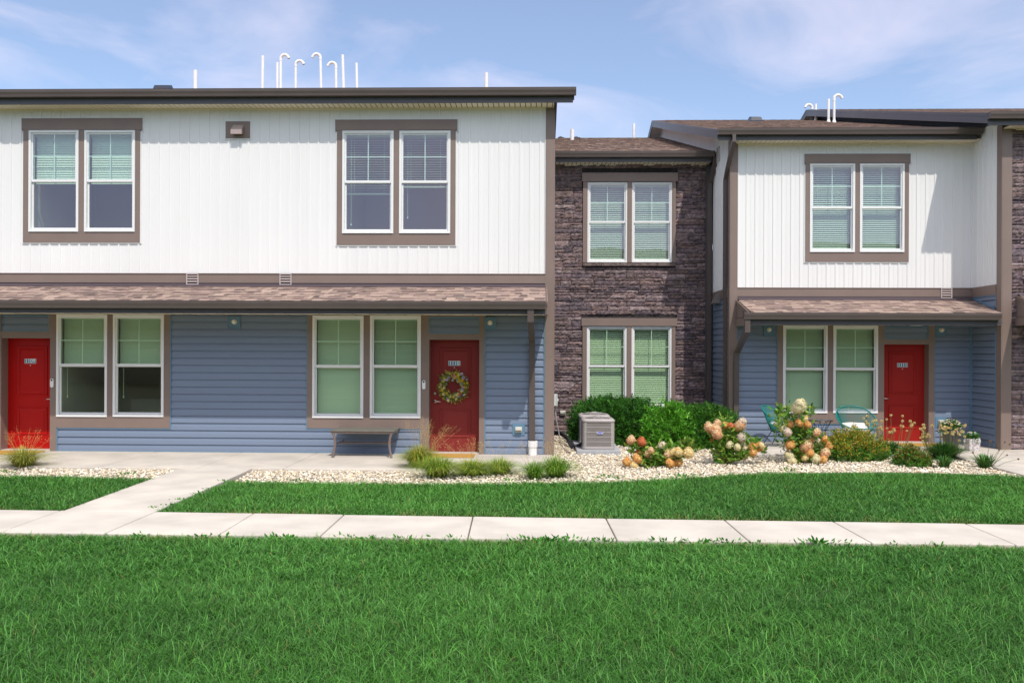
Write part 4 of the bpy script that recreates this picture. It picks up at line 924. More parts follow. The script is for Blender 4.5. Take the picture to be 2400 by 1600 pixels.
# grass
RA = [(p.x, p.y) for p in edgeL]+[(pl2[3].x-.0, pl2[3].y), (-13, lineY(sb0, sb1, -13))]
RB = [(pl2[2].x, pl2[2].y)]+[(p.x, p.y) for p in edgeR]+[(12.5, edgeR[-1].y), (12.5, lineY(sb0, sb1, 12.5))]
RBB = [(pl2[2].x, pl2[2].y), (edgeR[0].x, edgeR[0].y)]+[(p.x, p.y) for p in edgeR[1:]]+[(12.5, edgeR[-1].y-.3), (12.5, lineY(sb0, sb1, 12.5))]
RF = [(-13, lineY(sf0, sf1, -13)), (12.5, lineY(sf0, sf1, 12.5)), (12.5, 2.2), (-13, 2.2)]
mb = MB()
for P in (RA, RBB): mb.prism(P, -.11, -.035, 'z')
mb.prism([(-40, lineY(sf0, sf1, -40)), (40, lineY(sf0, sf1, 40)), (40, -60), (-40, -60)], -.11, -.05, 'z')
tag(mb.build('lawn', TURF), kind='structure')
def blades(x, y, z0, L, Wd, lean, az, col, name, material, parent=None, curl=1.0, tipc=1.25, arch=None):
    """curved tapering blades: 3 segments, 7 vertices each"""
    n = len(x); ts = np.array([0, .38, .72, 1.0]); dirx, diry = np.cos(az), np.sin(az); px_, py_ = -diry, dirx
    V = np.zeros((n, 7, 3)); C = np.zeros((n, 7, 3)); k = 0
    for i, t in enumerate(ts):
        h = L*lean*(t**1.6)*curl; up_ = L*np.sqrt(np.clip(1-(lean*t*.85)**2, .05, 1))*t*(1-.25*lean*t)
        if arch is not None: h = arch[0]*t*(.75+.25*t); up_ = arch[1]*np.sin(t*math.pi*arch[2])
        bx, by, bz = x+dirx*h, y+diry*h, z0+up_
        w = Wd*(1-.25*t-.35*t*t)*.5
        f = .62+.38*t if i < 3 else 1.0
        if i < 3:
            V[:, k] = np.stack([bx-px_*w, by-py_*w, bz], 1); V[:, k+1] = np.stack([bx+px_*w, by+py_*w, bz], 1); C[:, k] = C[:, k+1] = col*(1+(tipc-1)*t); k += 2
        else: V[:, k] = np.stack([bx, by, bz], 1); C[:, k] = col*tipc
    Fq = np.array([[0, 1, 3, 2], [2, 3, 5, 4], [4, 5, 6, 6]])
    F3 = np.array([[0, 1, 3], [0, 3, 2], [2, 3, 5], [2, 5, 4], [4, 5, 6]])
    Fc = (F3[None]+(np.arange(n)*7)[:, None, None]).reshape(-1, 3)
    return npmesh(name, V.reshape(-1, 3), Fc, C.reshape(-1, 3), material, parent)
def grass():
    X = []; Yy = []; Ls = []; Ws = []
    def scatter(n, x0, x1, y0, y1, poly):
        x = rng.uniform(x0, x1, n); y = rng.uniform(y0, y1, n); ok = inpoly(x, y, poly); return x[ok], y[ok]
    parts = []
    # near lawn, denser close to the camera inside the seen wedge
    a = scatter(400000, -8, 8.5, 3.6, 8.6, RF); k = np.abs(a[0]-.1) < a[1]*.62+1.4; parts.append((a[0][k], a[1][k], -.05))
    a = scatter(20000, -13, 12.5, 2.2, 8.6, RF); k = ~(np.abs(a[0]-.1) < a[1]*.62+1.4); parts.append((a[0][k], a[1][k], -.05))
    a = scatter(290000, -9.5, 10.5, 9, 13.2, RBB); parts.append((*a, -.035))
    a = scatter(110000, -10.5, -3, 9, 13.2, RA); parts.append((*a, -.035))
    x = np.concatenate([p[0] for p in parts]); y = np.concatenate([p[1] for p in parts]); z = np.concatenate([np.full(len(p[0]), p[2]) for p in parts])
    # clumping: pull some blades towards tuft centres
    n = len(x); az0 = vnoise(x, y, 2.2, 3)*18+vnoise(x, y, 7, 4)*5; az = az0+rng.normal(0, 2.2, n)
    pat = vnoise(x, y, 1.1, 8)*.35+vnoise(x, y, 3.7, 9)*.30+vnoise(x, y, 14, 12)*.35; tuft = vnoise(x, y, 9, 10)
    dist = np.minimum(np.abs(lineYn(sf0, sf1, x)-y), np.abs(lineYn(sb0, sb1, x)-y))
    edge = np.exp(-dist/.10)
    L = (.062+.026*tuft+.012*pat)*rng.uniform(.65, 1.35, n)*(1-.35*edge); L = np.where((y < 6.5), L*1.12, L)
    tall = rng.random(n) < .05; L = np.where(tall, L*1.55, L)
    Wd = np.where(y < 7, rng.uniform(.003, .0055, n), rng.uniform(.0045, .008, n)); lean = np.clip(rng.normal(.84, .16, n)+.15*(tuft-.5), .15, .98)
    big = vnoise(x, y, .45, 61); pat = np.clip(pat+(big-.5)*.5, 0, 1.2); base = np.stack([.024+.032*pat, .104+.086*pat, .010+.012*pat], 1)*rng.uniform(.7, 1.35, (n, 1))
    dry = (rng.random(n) < (.008+.60*edge*(vnoise(x, y, 2.5, 77) > .40)))[:, None]; base = np.where(dry, np.array([[.27, .28, .08]])*rng.uniform(.6, 1.1, (n, 1)), base)
    lime = (rng.random(n) < .10)[:, None]; base = np.where(lime & ~dry, base*np.array([[1.7, 1.45, 1.1]]), base)
    pale = ((rng.random(n) < .10+.16*(vnoise(x, y, .55, 55) > .58)) | tall)[:, None]; base = np.where(pale & ~dry, base*1.2+np.array([[.05, .09, .035]]), base)
    o = blades(x, y, z, L, Wd, lean, az, base, 'grass', GRASS, tipc=1.35); tag(o, kind='stuff', label='dense green lawn grass on both sides of the sidewalk', cat='grass')
def lineYn(a, b, x): return a.y+(b.y-a.y)*(x-a.x)/(b.x-a.x)
grass()
# ------------------------------------------------------------------ leaf clouds
def leafcloud(P, D, L, Wd, col, name, material, parent, fold=.25, ovate=False):
    """flat folded leaves: base P, direction D, length L, width Wd; six-vertex ovate blades or four-vertex lances"""
    n = len(P); D = D/np.linalg.norm(D, axis=1, keepdims=True); r = rng.normal(0, 1, (n, 3)); S = np.cross(D, r); S /= np.linalg.norm(S, axis=1, keepdims=True)+1e-9; Nn = np.cross(S, D)
    L = np.asarray(L)[:, None]; Wd = np.asarray(Wd)[:, None]
    if ovate:
        V = np.stack([P, P+D*L*.33+S*Wd*.5+Nn*Wd*fold, P+D*L*.33-S*Wd*.5+Nn*Wd*fold, P+D*L*.72+S*Wd*.36+Nn*(Wd*fold*.6-L*.05), P+D*L*.72-S*Wd*.36+Nn*(Wd*fold*.6-L*.05), P+D*L-Nn*L*.12, P+D*L*.5], 1)
        F3 = np.array([[0, 1, 6], [0, 6, 2], [1, 3, 6], [2, 6, 4], [3, 5, 6], [4, 6, 5]]); k = 7
    else:
        V = np.stack([P, P+D*L*.45+S*Wd*.5+Nn*Wd*fold, P+D*L, P+D*L*.45-S*Wd*.5+Nn*Wd*fold], 1); F3 = np.array([[0, 1, 2], [0, 2, 3]]); k = 4
    Fc = (F3[None]+(np.arange(n)*k)[:, None, None]).reshape(-1, 3)
    return npmesh(name, V.reshape(-1, 3), Fc, np.repeat(col, k, 0), material, parent)
def unit(n):
    v = rng.normal(0, 1, (n, 3)); return v/np.linalg.norm(v, axis=1, keepdims=True)
def shrub(name, label, c, rx, ry, rz, nsprig, leaves, L, Wd, cols, group=None, cat='shrub', lump=.18, flat=.0, sprig=.10, ovate=False, upw=.5, tips=None, seed=1):
    """rounded shrub: woody stems inside, sprigs of leaves through the outer half of its volume"""
    t = thing(name, label, cat, c, 0, group); c = np.array(c); ph = rng.uniform(0, 6, 6)
    d = unit(nsprig); d[:, 2] = np.abs(d[:, 2])*1.25-.22; d /= np.linalg.norm(d, axis=1, keepdims=True)
    th = np.arctan2(d[:, 1], d[:, 0]); lum = 1+lump*(np.sin(3*th+ph[0]+3*d[:, 2])*.5+np.sin(5*th+ph[1]-4*d[:, 2])*.35+np.sin(9*th+ph[2]+7*d[:, 2])*.25)
    rad = rng.uniform(.45, 1, nsprig)**.5*lum; sup = np.maximum(np.abs(d)**1, 0)
    rz = rz*.98-sprig*.55; q = 1/np.power((np.abs(d)**(2+flat*3)).sum(1), 1/(2+flat*3)); P = c+d*rad[:, None]*q[:, None]*np.array([rx, ry, rz])+np.array([0, 0, rz*.04]); P[:, 2] = np.maximum(P[:, 2], c[2]+.01)
    ax0 = d*np.array([1, 1, .7])+np.array([0, 0, upw])+rng.normal(0, .35, (nsprig, 3)); ax0 /= np.linalg.norm(ax0, axis=1, keepdims=True)
    idx = np.repeat(np.arange(nsprig), leaves); u = rng.uniform(0, 1, len(idx)); off = P[idx]+ax0[idx]*(u*sprig)[:, None]
    D_ = ax0[idx]*.75+rng.normal(0, .55, (len(idx), 3)); col = np.array([cols[i] for i in rng.integers(0, len(cols), nsprig)])*rng.uniform(.5, 1.5, (nsprig, 1)); C = col[idx]*rng.uniform(.8, 1.2, (len(idx), 1))
    if tips is not None:
        hi = (P[idx][:, 2]+ax0[idx][:, 2]*u*sprig > c[2]+rz*(tips[0]+rng.normal(0, .22, nsprig)[idx])) & (rng.random(len(idx)) < tips[2]) & (rad[idx] > .7); C = np.where(hi[:, None], np.array(tips[1])*rng.uniform(.7, 1.25, (len(idx), 1)), C)
    leafcloud(off, D_, rng.uniform(.7, 1.25, len(idx))*L, rng.uniform(.7, 1.2, len(idx))*Wd, C, 'foliage', LEAF, t, ovate=ovate)
    mb = MB(); rd = random.Random(seed)
    for k in range(14):
        a = rd.uniform(0, 6.28); e = Vector((c[0]+rx*.6*math.cos(a)*rd.random(), c[1]+ry*.6*math.sin(a)*rd.random(), c[2]+rz*rd.uniform(.5, .95))); b0 = Vector((c[0]+.05*math.cos(a), c[1]+.05*math.sin(a), -.08))
        mb.tube([b0, b0.lerp(e, .5)+Vector((rd.uniform(-.04, .04), rd.uniform(-.04, .04), .04)), e], [.012, .008, .004], 5)
    mb.build('stems', mat('bark', (.10, .075, .05), .9), t); return t
G1 = [(.03, .12, .012), (.045, .16, .018), (.022, .085, .012), (.07, .21, .02), (.035, .13, .02)]
def spot(px, py, z=-.05): return gr(px, py, z)
# two clipped evergreens with a bright leafy bush between them
p = spot(1437, 1036); YE = 17.95
def X_(px, Y, py=1000): return at(px, py, Y).x
def Z_(py, Y, px=1500): return at(px, py, Y).z
cx0, cx1 = X_(1348, YE), X_(1530, YE); shrub('evergreen_shrub', 'clipped dark evergreen shrub behind the grey air conditioner', ((cx0+cx1)/2, YE, -.05), (cx1-cx0)/2, .75, Z_(927, YE, 1440)-.05, 4600, 17, .062, .013, [(.035, .15, .013), (.05, .19, .018), (.022, .10, .010), (.085, .27, .025)], flat=.9, lump=.11, upw=.6, sprig=.17, group='clipped evergreens under the stone wall')
YE2 = 17.3; cx0, cx1 = X_(1592, YE2), X_(1713, YE2); shrub('evergreen_shrub', 'clipped evergreen shrub beside the taupe corner board of the right block', ((cx0+cx1)/2, YE2, -.05), (cx1-cx0)/2, .62, Z_(957, YE2, 1650)+.05, 3600, 17, .066, .013, [(.045, .17, .015), (.06, .21, .02), (.03, .12, .012), (.12, .29, .03)], flat=.75, lump=.10, upw=.8, sprig=.18, group='clipped evergreens under the stone wall')
YE3 = 16.9; cx0, cx1 = X_(1512, YE3), X_(1622, YE3); shrub('leafy_bush', 'bright green loose leafy bush between the two evergreens', ((cx0+cx1)/2, YE3, -.05), (cx1-cx0)/2*1.02, .40, Z_(940, YE3, 1560)-.03, 1500, 9, .085, .022, [(.10, .34, .02), (.13, .40, .03), (.07, .26, .015), (.19, .46, .05)], lump=.16, upw=.5, sprig=.15, flat=.15)
YE5 = 16.1; cx0, cx1 = X_(1590, YE5), X_(1632, YE5); shrub('leafy_bush', 'small yellow green sapling in front of the evergreens', ((cx0+cx1)/2, YE5, -.05), .11, .1, Z_(1030, YE5, 1610)*1.1, 60, 8, .08, .03, [(.16, .27, .03), (.12, .25, .03), (.22, .30, .05)], upw=.8, sprig=.13)
YE4 = spot(1998, 1077).y; cx0, cx1 = X_(1937, YE4), X_(2058, YE4); shrub('golden_shrub', 'rounded green shrub with yellow ochre tips beside the teal armchair', ((cx0+cx1)/2, YE4, -.05), (cx1-cx0)/2*1.05, .40, Z_(1003, YE4, 2000)-.03, 1700, 10, .048, .015, [(.09, .25, .03), (.06, .18, .02), (.13, .28, .03)], lump=.34, upw=.8, sprig=.19, tips=(.5, (.52, .38, .04), .6))
YE6 = spot(2137, 1092).y; cx0, cx1 = X_(2106, YE6), X_(2168, YE6); shrub('low_shrub', 'low shrub with rust brown tips between the onion flowers', ((cx0+cx1)/2, YE6, -.05), (cx1-cx0)/2, .26, Z_(1040, YE6, 2137), 700, 9, .045, .015, [(.09, .25, .03), (.13, .28, .03), (.06, .17, .02)], lump=.25, upw=.7, sprig=.11, tips=(.5, (.27, .16, .03), .45))
# ornamental grass tufts
def tuft(label, px, py, hw, h, n, plumes=0, ph=0, pspread=.5, cols=None, name='ornamental_grass', group='ornamental grass tufts along the front slab', wd=.006, tip=1.5, lean0=.75, pax=0, z=-.05):
    c = spot(px, py, z); t = thing(name, label, 'ornamental grass', c, 0, group); n = int(n)
    h = h*.92
    cols = cols or [(.17, .28, .03), (.24, .34, .04), (.10, .20, .02), (.36, .38, .08)]; n = int(n*1.5)
    r = rng.uniform(0, .09, n)*hw/.35; a = rng.uniform(0, 6.28, n); x, y = c.x+r*np.cos(a), c.y+r*np.sin(a)*.8
    q = rng.random(n)**.75; arch = (hw*(.12+1.38*q)*rng.uniform(.75, 1.12, n), h*(1.12-.5*q)*rng.uniform(.6, 1.12, n), .46+.38*q*rng.uniform(.6, 1.1, n)); L = arch[1]; lean = q
    col = np.array(cols)[rng.integers(0, len(cols), n)]*rng.uniform(.7, 1.3, (n, 1))
    blades(x, y, np.full(n, c.z), L, np.full(n, wd)*rng.uniform(.7, 1.2, n), lean, a+rng.normal(0, .35, n), col, 'blades', GRASS, t, tipc=tip, arch=arch)
    if plumes:
        V = MB(); rd = random.Random(int(px)); Ps = []; Ds = []
        for k in range(plumes):
            a = rd.uniform(0, 6.28); ln = rd.uniform(.05, pspread); H = ph*rd.uniform(.75, 1.05); b = Vector((c.x+.04*math.cos(a), c.y+.03*math.sin(a), c.z)); e = b+Vector((ln*math.cos(a)+pax, ln*.6*math.sin(a), H)); mdl = b.lerp(e, .55)+Vector((-.06*ln*math.cos(a), 0, .05))
            V.tube([b, mdl, e], [.0016, .0012, .0008], 4)
            for j in range(26):
                u = rd.uniform(.68, 1.0); pnt = mdl.lerp(e, (u-.55)/.45) if u > .55 else e; sp = (1.05-u)*.16+.012; Ps.append((pnt.x+rd.uniform(-sp, sp), pnt.y+rd.uniform(-sp, sp), pnt.z+rd.uniform(-.01, .03))); Ds.append((rd.uniform(-1, 1), rd.uniform(-1, 1), rd.uniform(.2, 1.3)))
        V.build('stalks', mat('straw', (.50, .36, .13), .8), t)
        Ps, Ds = np.array(Ps), np.array(Ds); m_ = len(Ps); leafcloud(Ps, Ds, rng.uniform(.012, .03, m_), np.full(m_, .0032), np.array([(.72, .50, .20)])*rng.uniform(.7, 1.2, (m_, 1)), 'seed_heads', PETAL, t)
    return t
YG = [(.30, .30, .05), (.20, .25, .04), (.40, .36, .09), (.13, .18, .03)]
tuft('yellow green grass tuft with straw seed heads before red door 1109', 55, 1098, .42, .36, 650, 16, .62, .42, cols=YG)
tuft('largest grass tuft with tall straw plumes, left of door 1110', 983, 1100, .36, .40, 950, 30, .80, .60, cols=[(.15, .25, .03), (.25, .30, .04), (.42, .34, .06), (.10, .18, .02)], pax=.08)
tuft('dense green grass tuft in front of the doormat of door 1110', 1026, 1120, .40, .34, 850, 6, .6, .35)
tuft('low wide grass tuft growing just right of the densest tuft', 1108, 1116, .42, .27, 760, 20, .55, .55)
tuft('grass tuft below the blue siding strip beside the corner downspout', 1172, 1112, .34, .28, 560, 8, .5, .4)
tuft('small grass tuft in front of the white standpipe', 1252, 1124, .26, .29, 420, 10, .55, .45, cols=[(.13, .27, .03), (.20, .34, .04), (.08, .18, .02)])
tuft('rightmost grass tuft beside the foot of the taupe corner board', 1302, 1120, .35, .34, 720, 8, .6, .4, cols=[(.13, .27, .03), (.22, .34, .04), (.08, .18, .02)])
# ornamental onions
def onion(label, px, py, hw, h, n, heads, hh, group='ornamental onions in the right bed', spread=.3, drawn=None, hs=.026, hcol=(.80, .66, .32)):
    c = spot(px, py); t = thing('ornamental_onion', label, 'ornamental onion', c, 0, group)
    r = rng.uniform(0, .10, n); a = rng.uniform(0, 6.28, n); lean = np.clip(rng.uniform(.1, .95, n), .1, .95); L = h*np.ones(n); arch = (hw*lean*rng.uniform(.8, 1.15, n), h*(1.15-.5*lean)*rng.uniform(.7, 1.15, n), .45+.12*lean)
    col = np.array([(.035, .12, .02), (.05, .16, .03), (.025, .09, .02), (.10, .20, .03)])[rng.integers(0, 4, n)]*rng.uniform(.8, 1.2, (n, 1))
    blades(c.x+r*np.cos(a)*hw/.35, c.y+r*np.sin(a)*.7, np.full(n, c.z), L, np.full(n, .013), lean, a+rng.normal(0, .3, n), col, 'leaves', GRASS, t, tipc=1.4, arch=arch)
    rd = random.Random(int(px*3+py)); st = MB(); tops = []
    for k in range(heads):
        if drawn: dx_, dz_ = drawn[k]
        else: dx_, dz_ = rd.uniform(-spread, spread), hh*rd.uniform(.58, 1.08)
        e = Vector((c.x+dx_, c.y+rd.uniform(-.15, .12), c.z+dz_)); b = Vector((c.x+dx_*(.2 if drawn else .6), c.y, c.z)); st.tube([b, b.lerp(e, .5)+Vector((dx_*.04, 0, .03)), e], [.004, .0035, .003], 5); tops.append(e)
    st.build('stalks', STEM, t)
    for e in tops:
        m_ = 70; d = unit(m_); cl = np.array([hcol])*rng.uniform(.7, 1.3, (m_, 1)); q = hs*rd.uniform(.8, 1.15)
        leafcloud(np.array(e)+d*q*.35, d+rng.normal(0, .15, (m_, 3)), np.full(m_, q*.8), np.full(m_, q*.42), cl, 'flower_head', PETAL, t)
onion('tan headed ornamental onion in front of red door 1111', 2082, 1070, .40, .27, 520, 38, .70, spread=.44)
onion('widest ornamental onion in front of the dark flower pot', 2212, 1078, .52, .29, 900, 36, .60, spread=.42)
onion('short headless ornamental onion tuft in front of the widest one', 2213, 1097, .26, .20, 150, 0, .3)
onion('sparse ornamental onion with a few long bent stalks by the paved edge', 2309, 1098, .34, .24, 200, 7, .4, drawn=[(.02, .46), (.30, .44), (.42, .40), (.18, .32), (.28, .24), (.50, .17), (-.22, .27)], hs=.018, hcol=(.28, .20, .12))
# hydrangeas with big cone heads
def sphere_():
    import bmesh
    bm = bmesh.new(); bmesh.ops.create_icosphere(bm, subdivisions=2, radius=1); V = np.array([v.co[:] for v in bm.verts]); Fq = np.array([[v.index for v in f.verts] for f in bm.faces]); bm.free(); return V, Fq
SPH = sphere_()
def hydrangea(label, px, py, heads, leaves_c, seed):
    c = spot(px, py); rd = random.Random(seed); t = thing('hydrangea', label, 'hydrangea', c, 0, 'panicle hydrangeas in the gravel bed'); Yh = c.y
    st = MB(); LP = []; LD = []; hp = []
    for (hx, hy, s, colk, dy_) in heads:
        q = at(hx, hy, Yh-.12+dy_*.6); hp.append((q, s, colk)); b = Vector((c.x+rd.uniform(-.06, .06), c.y+rd.uniform(-.05, .05), -.06)); e = q-Vector((0, 0, s*.6)); mdl = b.lerp(e, .5)+Vector((0, 0, .05)); st.tube([b, mdl, e], [.009, .006, .004], 5)
        for j in range(26):
            u = rd.uniform(.25, 1.0); pt = (b.lerp(mdl, u*2) if u < .5 else mdl.lerp(e, u*2-1)); LP.append(tuple(pt)); LD.append((rd.uniform(-1, 1), rd.uniform(-1, 1), rd.uniform(-.2, .7)))
    for (lx, ly, rr, n) in leaves_c:
        q = at(lx, ly, Yh+rd.uniform(.0, .2))
        b = Vector((c.x+rd.uniform(-.05, .05), c.y, -.06)); st.tube([b, b.lerp(q, .5)+Vector((0, 0, .04)), q+Vector((0, 0, rr*.5))], [.007, .005, .003], 5)
        for j in range(int(n*1.9)): LP.append((q.x+rd.gauss(0, rr*.5), q.y+rd.gauss(0, .12), max(-.02, q.z+rd.gauss(0, rr*.5)))); LD.append((rd.uniform(-1, 1), rd.uniform(-1, .6), rd.uniform(-.2, 1)))
    st.build('stems', STEM, t); LP, LD = np.array(LP), np.array(LD); m_ = len(LP)
    C = np.array([(.11, .27, .03), (.15, .33, .04), (.07, .19, .02), (.24, .40, .05), (.32, .42, .06)])[rng.integers(0, 5, m_)]*rng.uniform(.8, 1.2, (m_, 1))
    leafcloud(LP, LD, rng.uniform(.07, .125, m_), rng.uniform(.028, .048, m_), C, 'foliage', LEAF, t, ovate=True)
    pal = {'p': [(.88, .50, .27), (.88, .60, .36), (.82, .40, .20), (.90, .70, .42)], 'o': [(.88, .44, .13), (.90, .56, .20), (.80, .33, .09), (.90, .68, .28)], 'w': [(.90, .82, .58), (.88, .76, .42), (.92, .87, .72), (.86, .80, .38)], 'r': [(.74, .20, .09), (.80, .30, .12), (.66, .16, .08)], 'y': [(.92, .76, .36), (.90, .66, .26), (.93, .82, .50)], 'c': [(.86, .80, .70), (.84, .60, .46), (.82, .72, .56)]}
    for q, s, ck in hp:
        m_ = int(520*(s/.1)**1.5); d = unit(m_); d[:, 2] = np.where(d[:, 2] > 0, d[:, 2]*1.15, d[:, 2]); tilt = rd.uniform(-.3, .3)
        rr = s*(.84+rng.uniform(0, .26, m_)); Pn = np.stack([d[:, 0]*rr*(1-.24*np.clip(d[:, 2], 0, 1)**2), d[:, 1]*rr*(1-.24*np.clip(d[:, 2], 0, 1)**2), d[:, 2]*rr*.98], 1)
        Pn[:, 0] += Pn[:, 2]*tilt; P_ = np.array(q)+Pn; pl_ = np.array(pal[ck]); Cc = pl_[rng.integers(0, len(pl_), m_)]*rng.uniform(.8, 1.12, (m_, 1)); top = (Pn[:, 2] > s*.45)[:, None]
        if ck in 'pw': Cc = np.where(top, Cc*.5+np.array([[.42, .38, .24]]), Cc)
        # each floret: four petals round a small cross
        e1 = np.cross(d, rng.normal(0, 1, (m_, 3))); e1 /= np.linalg.norm(e1, axis=1, keepdims=True); e2 = np.cross(d, e1); f = rng.uniform(.011, .017, m_)[:, None]; lift = d*f*.35
        V = np.stack([P_, P_+e1*f+lift, P_+(e1+e2)*f*.35, P_+e2*f+lift, P_+(e2-e1)*f*.35, P_-e1*f+lift, P_-(e1+e2)*f*.35, P_-e2*f+lift, P_+(e1-e2)*f*.35], 1)
        cv, cf_ = SPH; kk = .90; cvv = cv*np.array([1, 1, 1])*s*kk; cvv[:, 0] *= 1-.24*np.clip(cv[:, 2], 0, 1)**2; cvv[:, 1] *= 1-.24*np.clip(cv[:, 2], 0, 1)**2; cvv[:, 2] = np.where(cv[:, 2] > 0, cv[:, 2]*1.05, cv[:, 2])*s*kk; cvv[:, 0] += cvv[:, 2]*tilt; cvv = cvv*(1+rng.uniform(-.06, .06, (len(cv), 1)))+np.array(q)
        F3 = np.array([[0, 8, 1], [0, 1, 2], [0, 2, 3], [0, 3, 4], [0, 4, 5], [0, 5, 6], [0, 6, 7], [0, 7, 8]]); Fc = (F3[None]+(np.arange(m_)*9)[:, None, None]).reshape(-1, 3)
        npmesh('flower_head', np.concatenate([V.reshape(-1, 3), cvv]), np.concatenate([Fc, cf_+m_*9]), np.concatenate([np.repeat(Cc, 9, 0), np.tile(pl_.mean(0)*.85, (len(cvv), 1))]), PETAL, t)
def z4(x, y): return (1440+x/6.357, 920+y/6.357)
def z1(x, y): return (1780+x/6.534, 920+y/6.534)
H = [(245, 705, .07, 'p'), (405, 735, .075, 'r'), (372, 885, .058, 'r'), (340, 985, .075, 'o'), (190, 1030, .075, 'o'), (298, 1085, .07, 'y'), (385, 1145, .058, 'y'), (505, 925, .078, 'p'), (545, 860, .05, 'p'), (705, 795, .068, 'c'), (765, 870, .05, 'p'), (800, 940, .085, 'p'), (880, 905, .085, 'y'), (955, 890, .075, 'y'), (830, 1050, .07, 'o'), (945, 1035, .08, 'o'), (1105, 900, .085, 'y')]
hydrangea('lowest sprawling peach hydrangea in front of the evergreens', *z4(640, 1110), [(*z4(a, b), s, c, random.uniform(-.2, .25)) for a, b, s, c in H], [(*z4(290, 850), .10, 26), (*z4(400, 800), .10, 26), (*z4(620, 900), .12, 44), (*z4(650, 1010), .12, 46), (*z4(470, 1010), .12, 40), (*z4(720, 1050), .10, 34), (*z4(560, 1060), .12, 40), (*z4(800, 830), .1, 16)], 3)
H = [(1415, 520, .085, 'p'), (1500, 560, .105, 'p'), (1530, 620, .085, 'p'), (1480, 690, .05, 'r'), (1535, 455, .062, 'p'), (1655, 490, .058, 'o'), (1740, 495, .05, 'r'), (1868, 490, .10, 'p'), (1915, 430, .06, 'c'), (1885, 668, .085, 'c'), (1715, 780, .06, 'w'), (1830, 815, .06, 'w'), (1945, 830, .065, 'w'), (1925, 935, .075, 'w'), (2060, 820, .075, 'o'), (2150, 815, .075, 'o'), (2065, 895, .065, 'o'), (2190, 790, .05, 'y')]
hydrangea('middle hydrangea with large pink cones beside the corner board', *z4(1620, 1075), [(*z4(a, b), s, c, random.uniform(-.2, .2)) for a, b, s, c in H], [(*z4(1640, 420), .09, 24), (*z4(1700, 580), .13, 46), (*z4(1580, 690), .11, 30), (*z4(1600, 880), .13, 46), (*z4(1700, 900), .14, 46), (*z4(1560, 980), .10, 34), (*z4(1680, 1010), .10, 34), (*z4(1960, 700), .10, 24), (*z4(2100, 740), .08, 18), (*z4(2200, 860), .07, 14), (*z4(1850, 880), .12, 30), (*z4(1780, 680), .1, 20)], 4)
H = [(605, 220, .13, 'w'), (620, 170, .08, 'w'), (480, 495, .065, 'o'), (610, 465, .07, 'o'), (670, 520, .085, 'y'), (740, 495, .062, 'o'), (695, 410, .06, 'y'), (365, 555, .06, 'w'), (430, 605, .075, 'c'), (470, 800, .085, 'o'), (705, 725, .075, 'c'), (795, 720, .07, 'p'), (900, 765, .08, 'c'), (720, 830, .115, 'p'), (875, 610, .07, 'p'), (1000, 710, .058, 'o'), (1055, 820, .075, 'o'), (1000, 930, .09, 'p'), (975, 1020, .075, 'o'), (455, 965, .085, 'w'), (555, 940, .078, 'o'), (650, 945, .078, 'o'), (700, 1000, .06, 'y'), (495, 1045, .09, 'w'), (860, 1015, .085, 'w'), (770, 930, .07, 'o')]
hydrangea('tallest hydrangea topped by one big cream cone between the teal chairs', *z1(660, 1075), [(*z1(a, b), s*.94, c, random.uniform(-.22, .2)) for a, b, s, c in H], [(*z1(420, 300), .12, 30), (*z1(300, 300), .09, 20), (*z1(700, 300), .13, 34), (*z1(560, 380), .13, 36), (*z1(330, 480), .13, 32), (*z1(560, 620), .16, 56), (*z1(700, 650), .16, 50), (*z1(420, 700), .16, 46), (*z1(600, 800), .16, 46), (*z1(830, 660), .12, 30), (*z1(870, 880), .14, 40), (*z1(500, 880), .14, 40), (*z1(640, 1010), .12, 40), (*z1(920, 700), .1, 20), (*z1(780, 1020), .12, 30)], 5)
# low weeds along the pavement edges
def weeds():
    P = []; D_ = []; C = []; Ls = []; rd = random.Random(9)
    for px, py, s, n in ((330, 1262, .05, 24), (470, 1250, .07, 14), (520, 1252, .06, 20), (670, 1252, .07, 30), (820, 1253, .06, 26), (870, 1254, .06, 18), (950, 1252, .08, 14), (1060, 1250, .07, 20), (1290, 1256, .09, 46), (1340, 1258, .08, 40), (1410, 1262, .07, 26), (1640, 1262, .08, 26), (1700, 1263, .08, 30), (1770, 1265, .05, 16), (1240, 1266, .1, 36), (1275, 1266, .09, 34), (1920, 1272, .12, 70), (1560, 1268, .08, 26), (2100, 1276, .05, 14), (2200, 1277, .05, 12),
                        (375, 1196, .05, 18), (395, 1190, .06, 24), (430, 1178, .06, 26), (470, 1163, .07, 30), (500, 1152, .07, 26), (530, 1133, .07, 22), (1425, 1122, .08, 30), (1600, 1120, .11, 46), (1850, 1105, .07, 20), (20, 1110, .06, 16), (300, 1114, .07, 20), (700, 1128, .05, 14), (1190, 1128, .06, 14)):
        if py > 1240: py = 1249+(px/2400)*31+rd.uniform(4, 9)
        c = gr(px, py, -.04)
        for k in range(n): a = rd.uniform(0, 6.28); r = abs(rd.gauss(0, s)); P.append((c.x+r*math.cos(a)*1.6, c.y+r*math.sin(a)*.35, c.z+rd.uniform(0, s*.55))); D_.append((math.cos(a), math.sin(a)*.6, rd.uniform(.3, 1.6))); Ls.append(rd.uniform(.03, .06)); C.append(np.array((.06, .24, .02))*rd.uniform(.7, 1.4))
    P, D_, C = np.array(P), np.array(D_), np.array(C); o = leafcloud(P, D_, np.array(Ls), np.array(Ls)*.4, C, 'weeds', LEAF, None, ovate=True); tag(o, kind='stuff', label='small broad leaved weeds along the pavement edges', cat='weeds')
weeds()
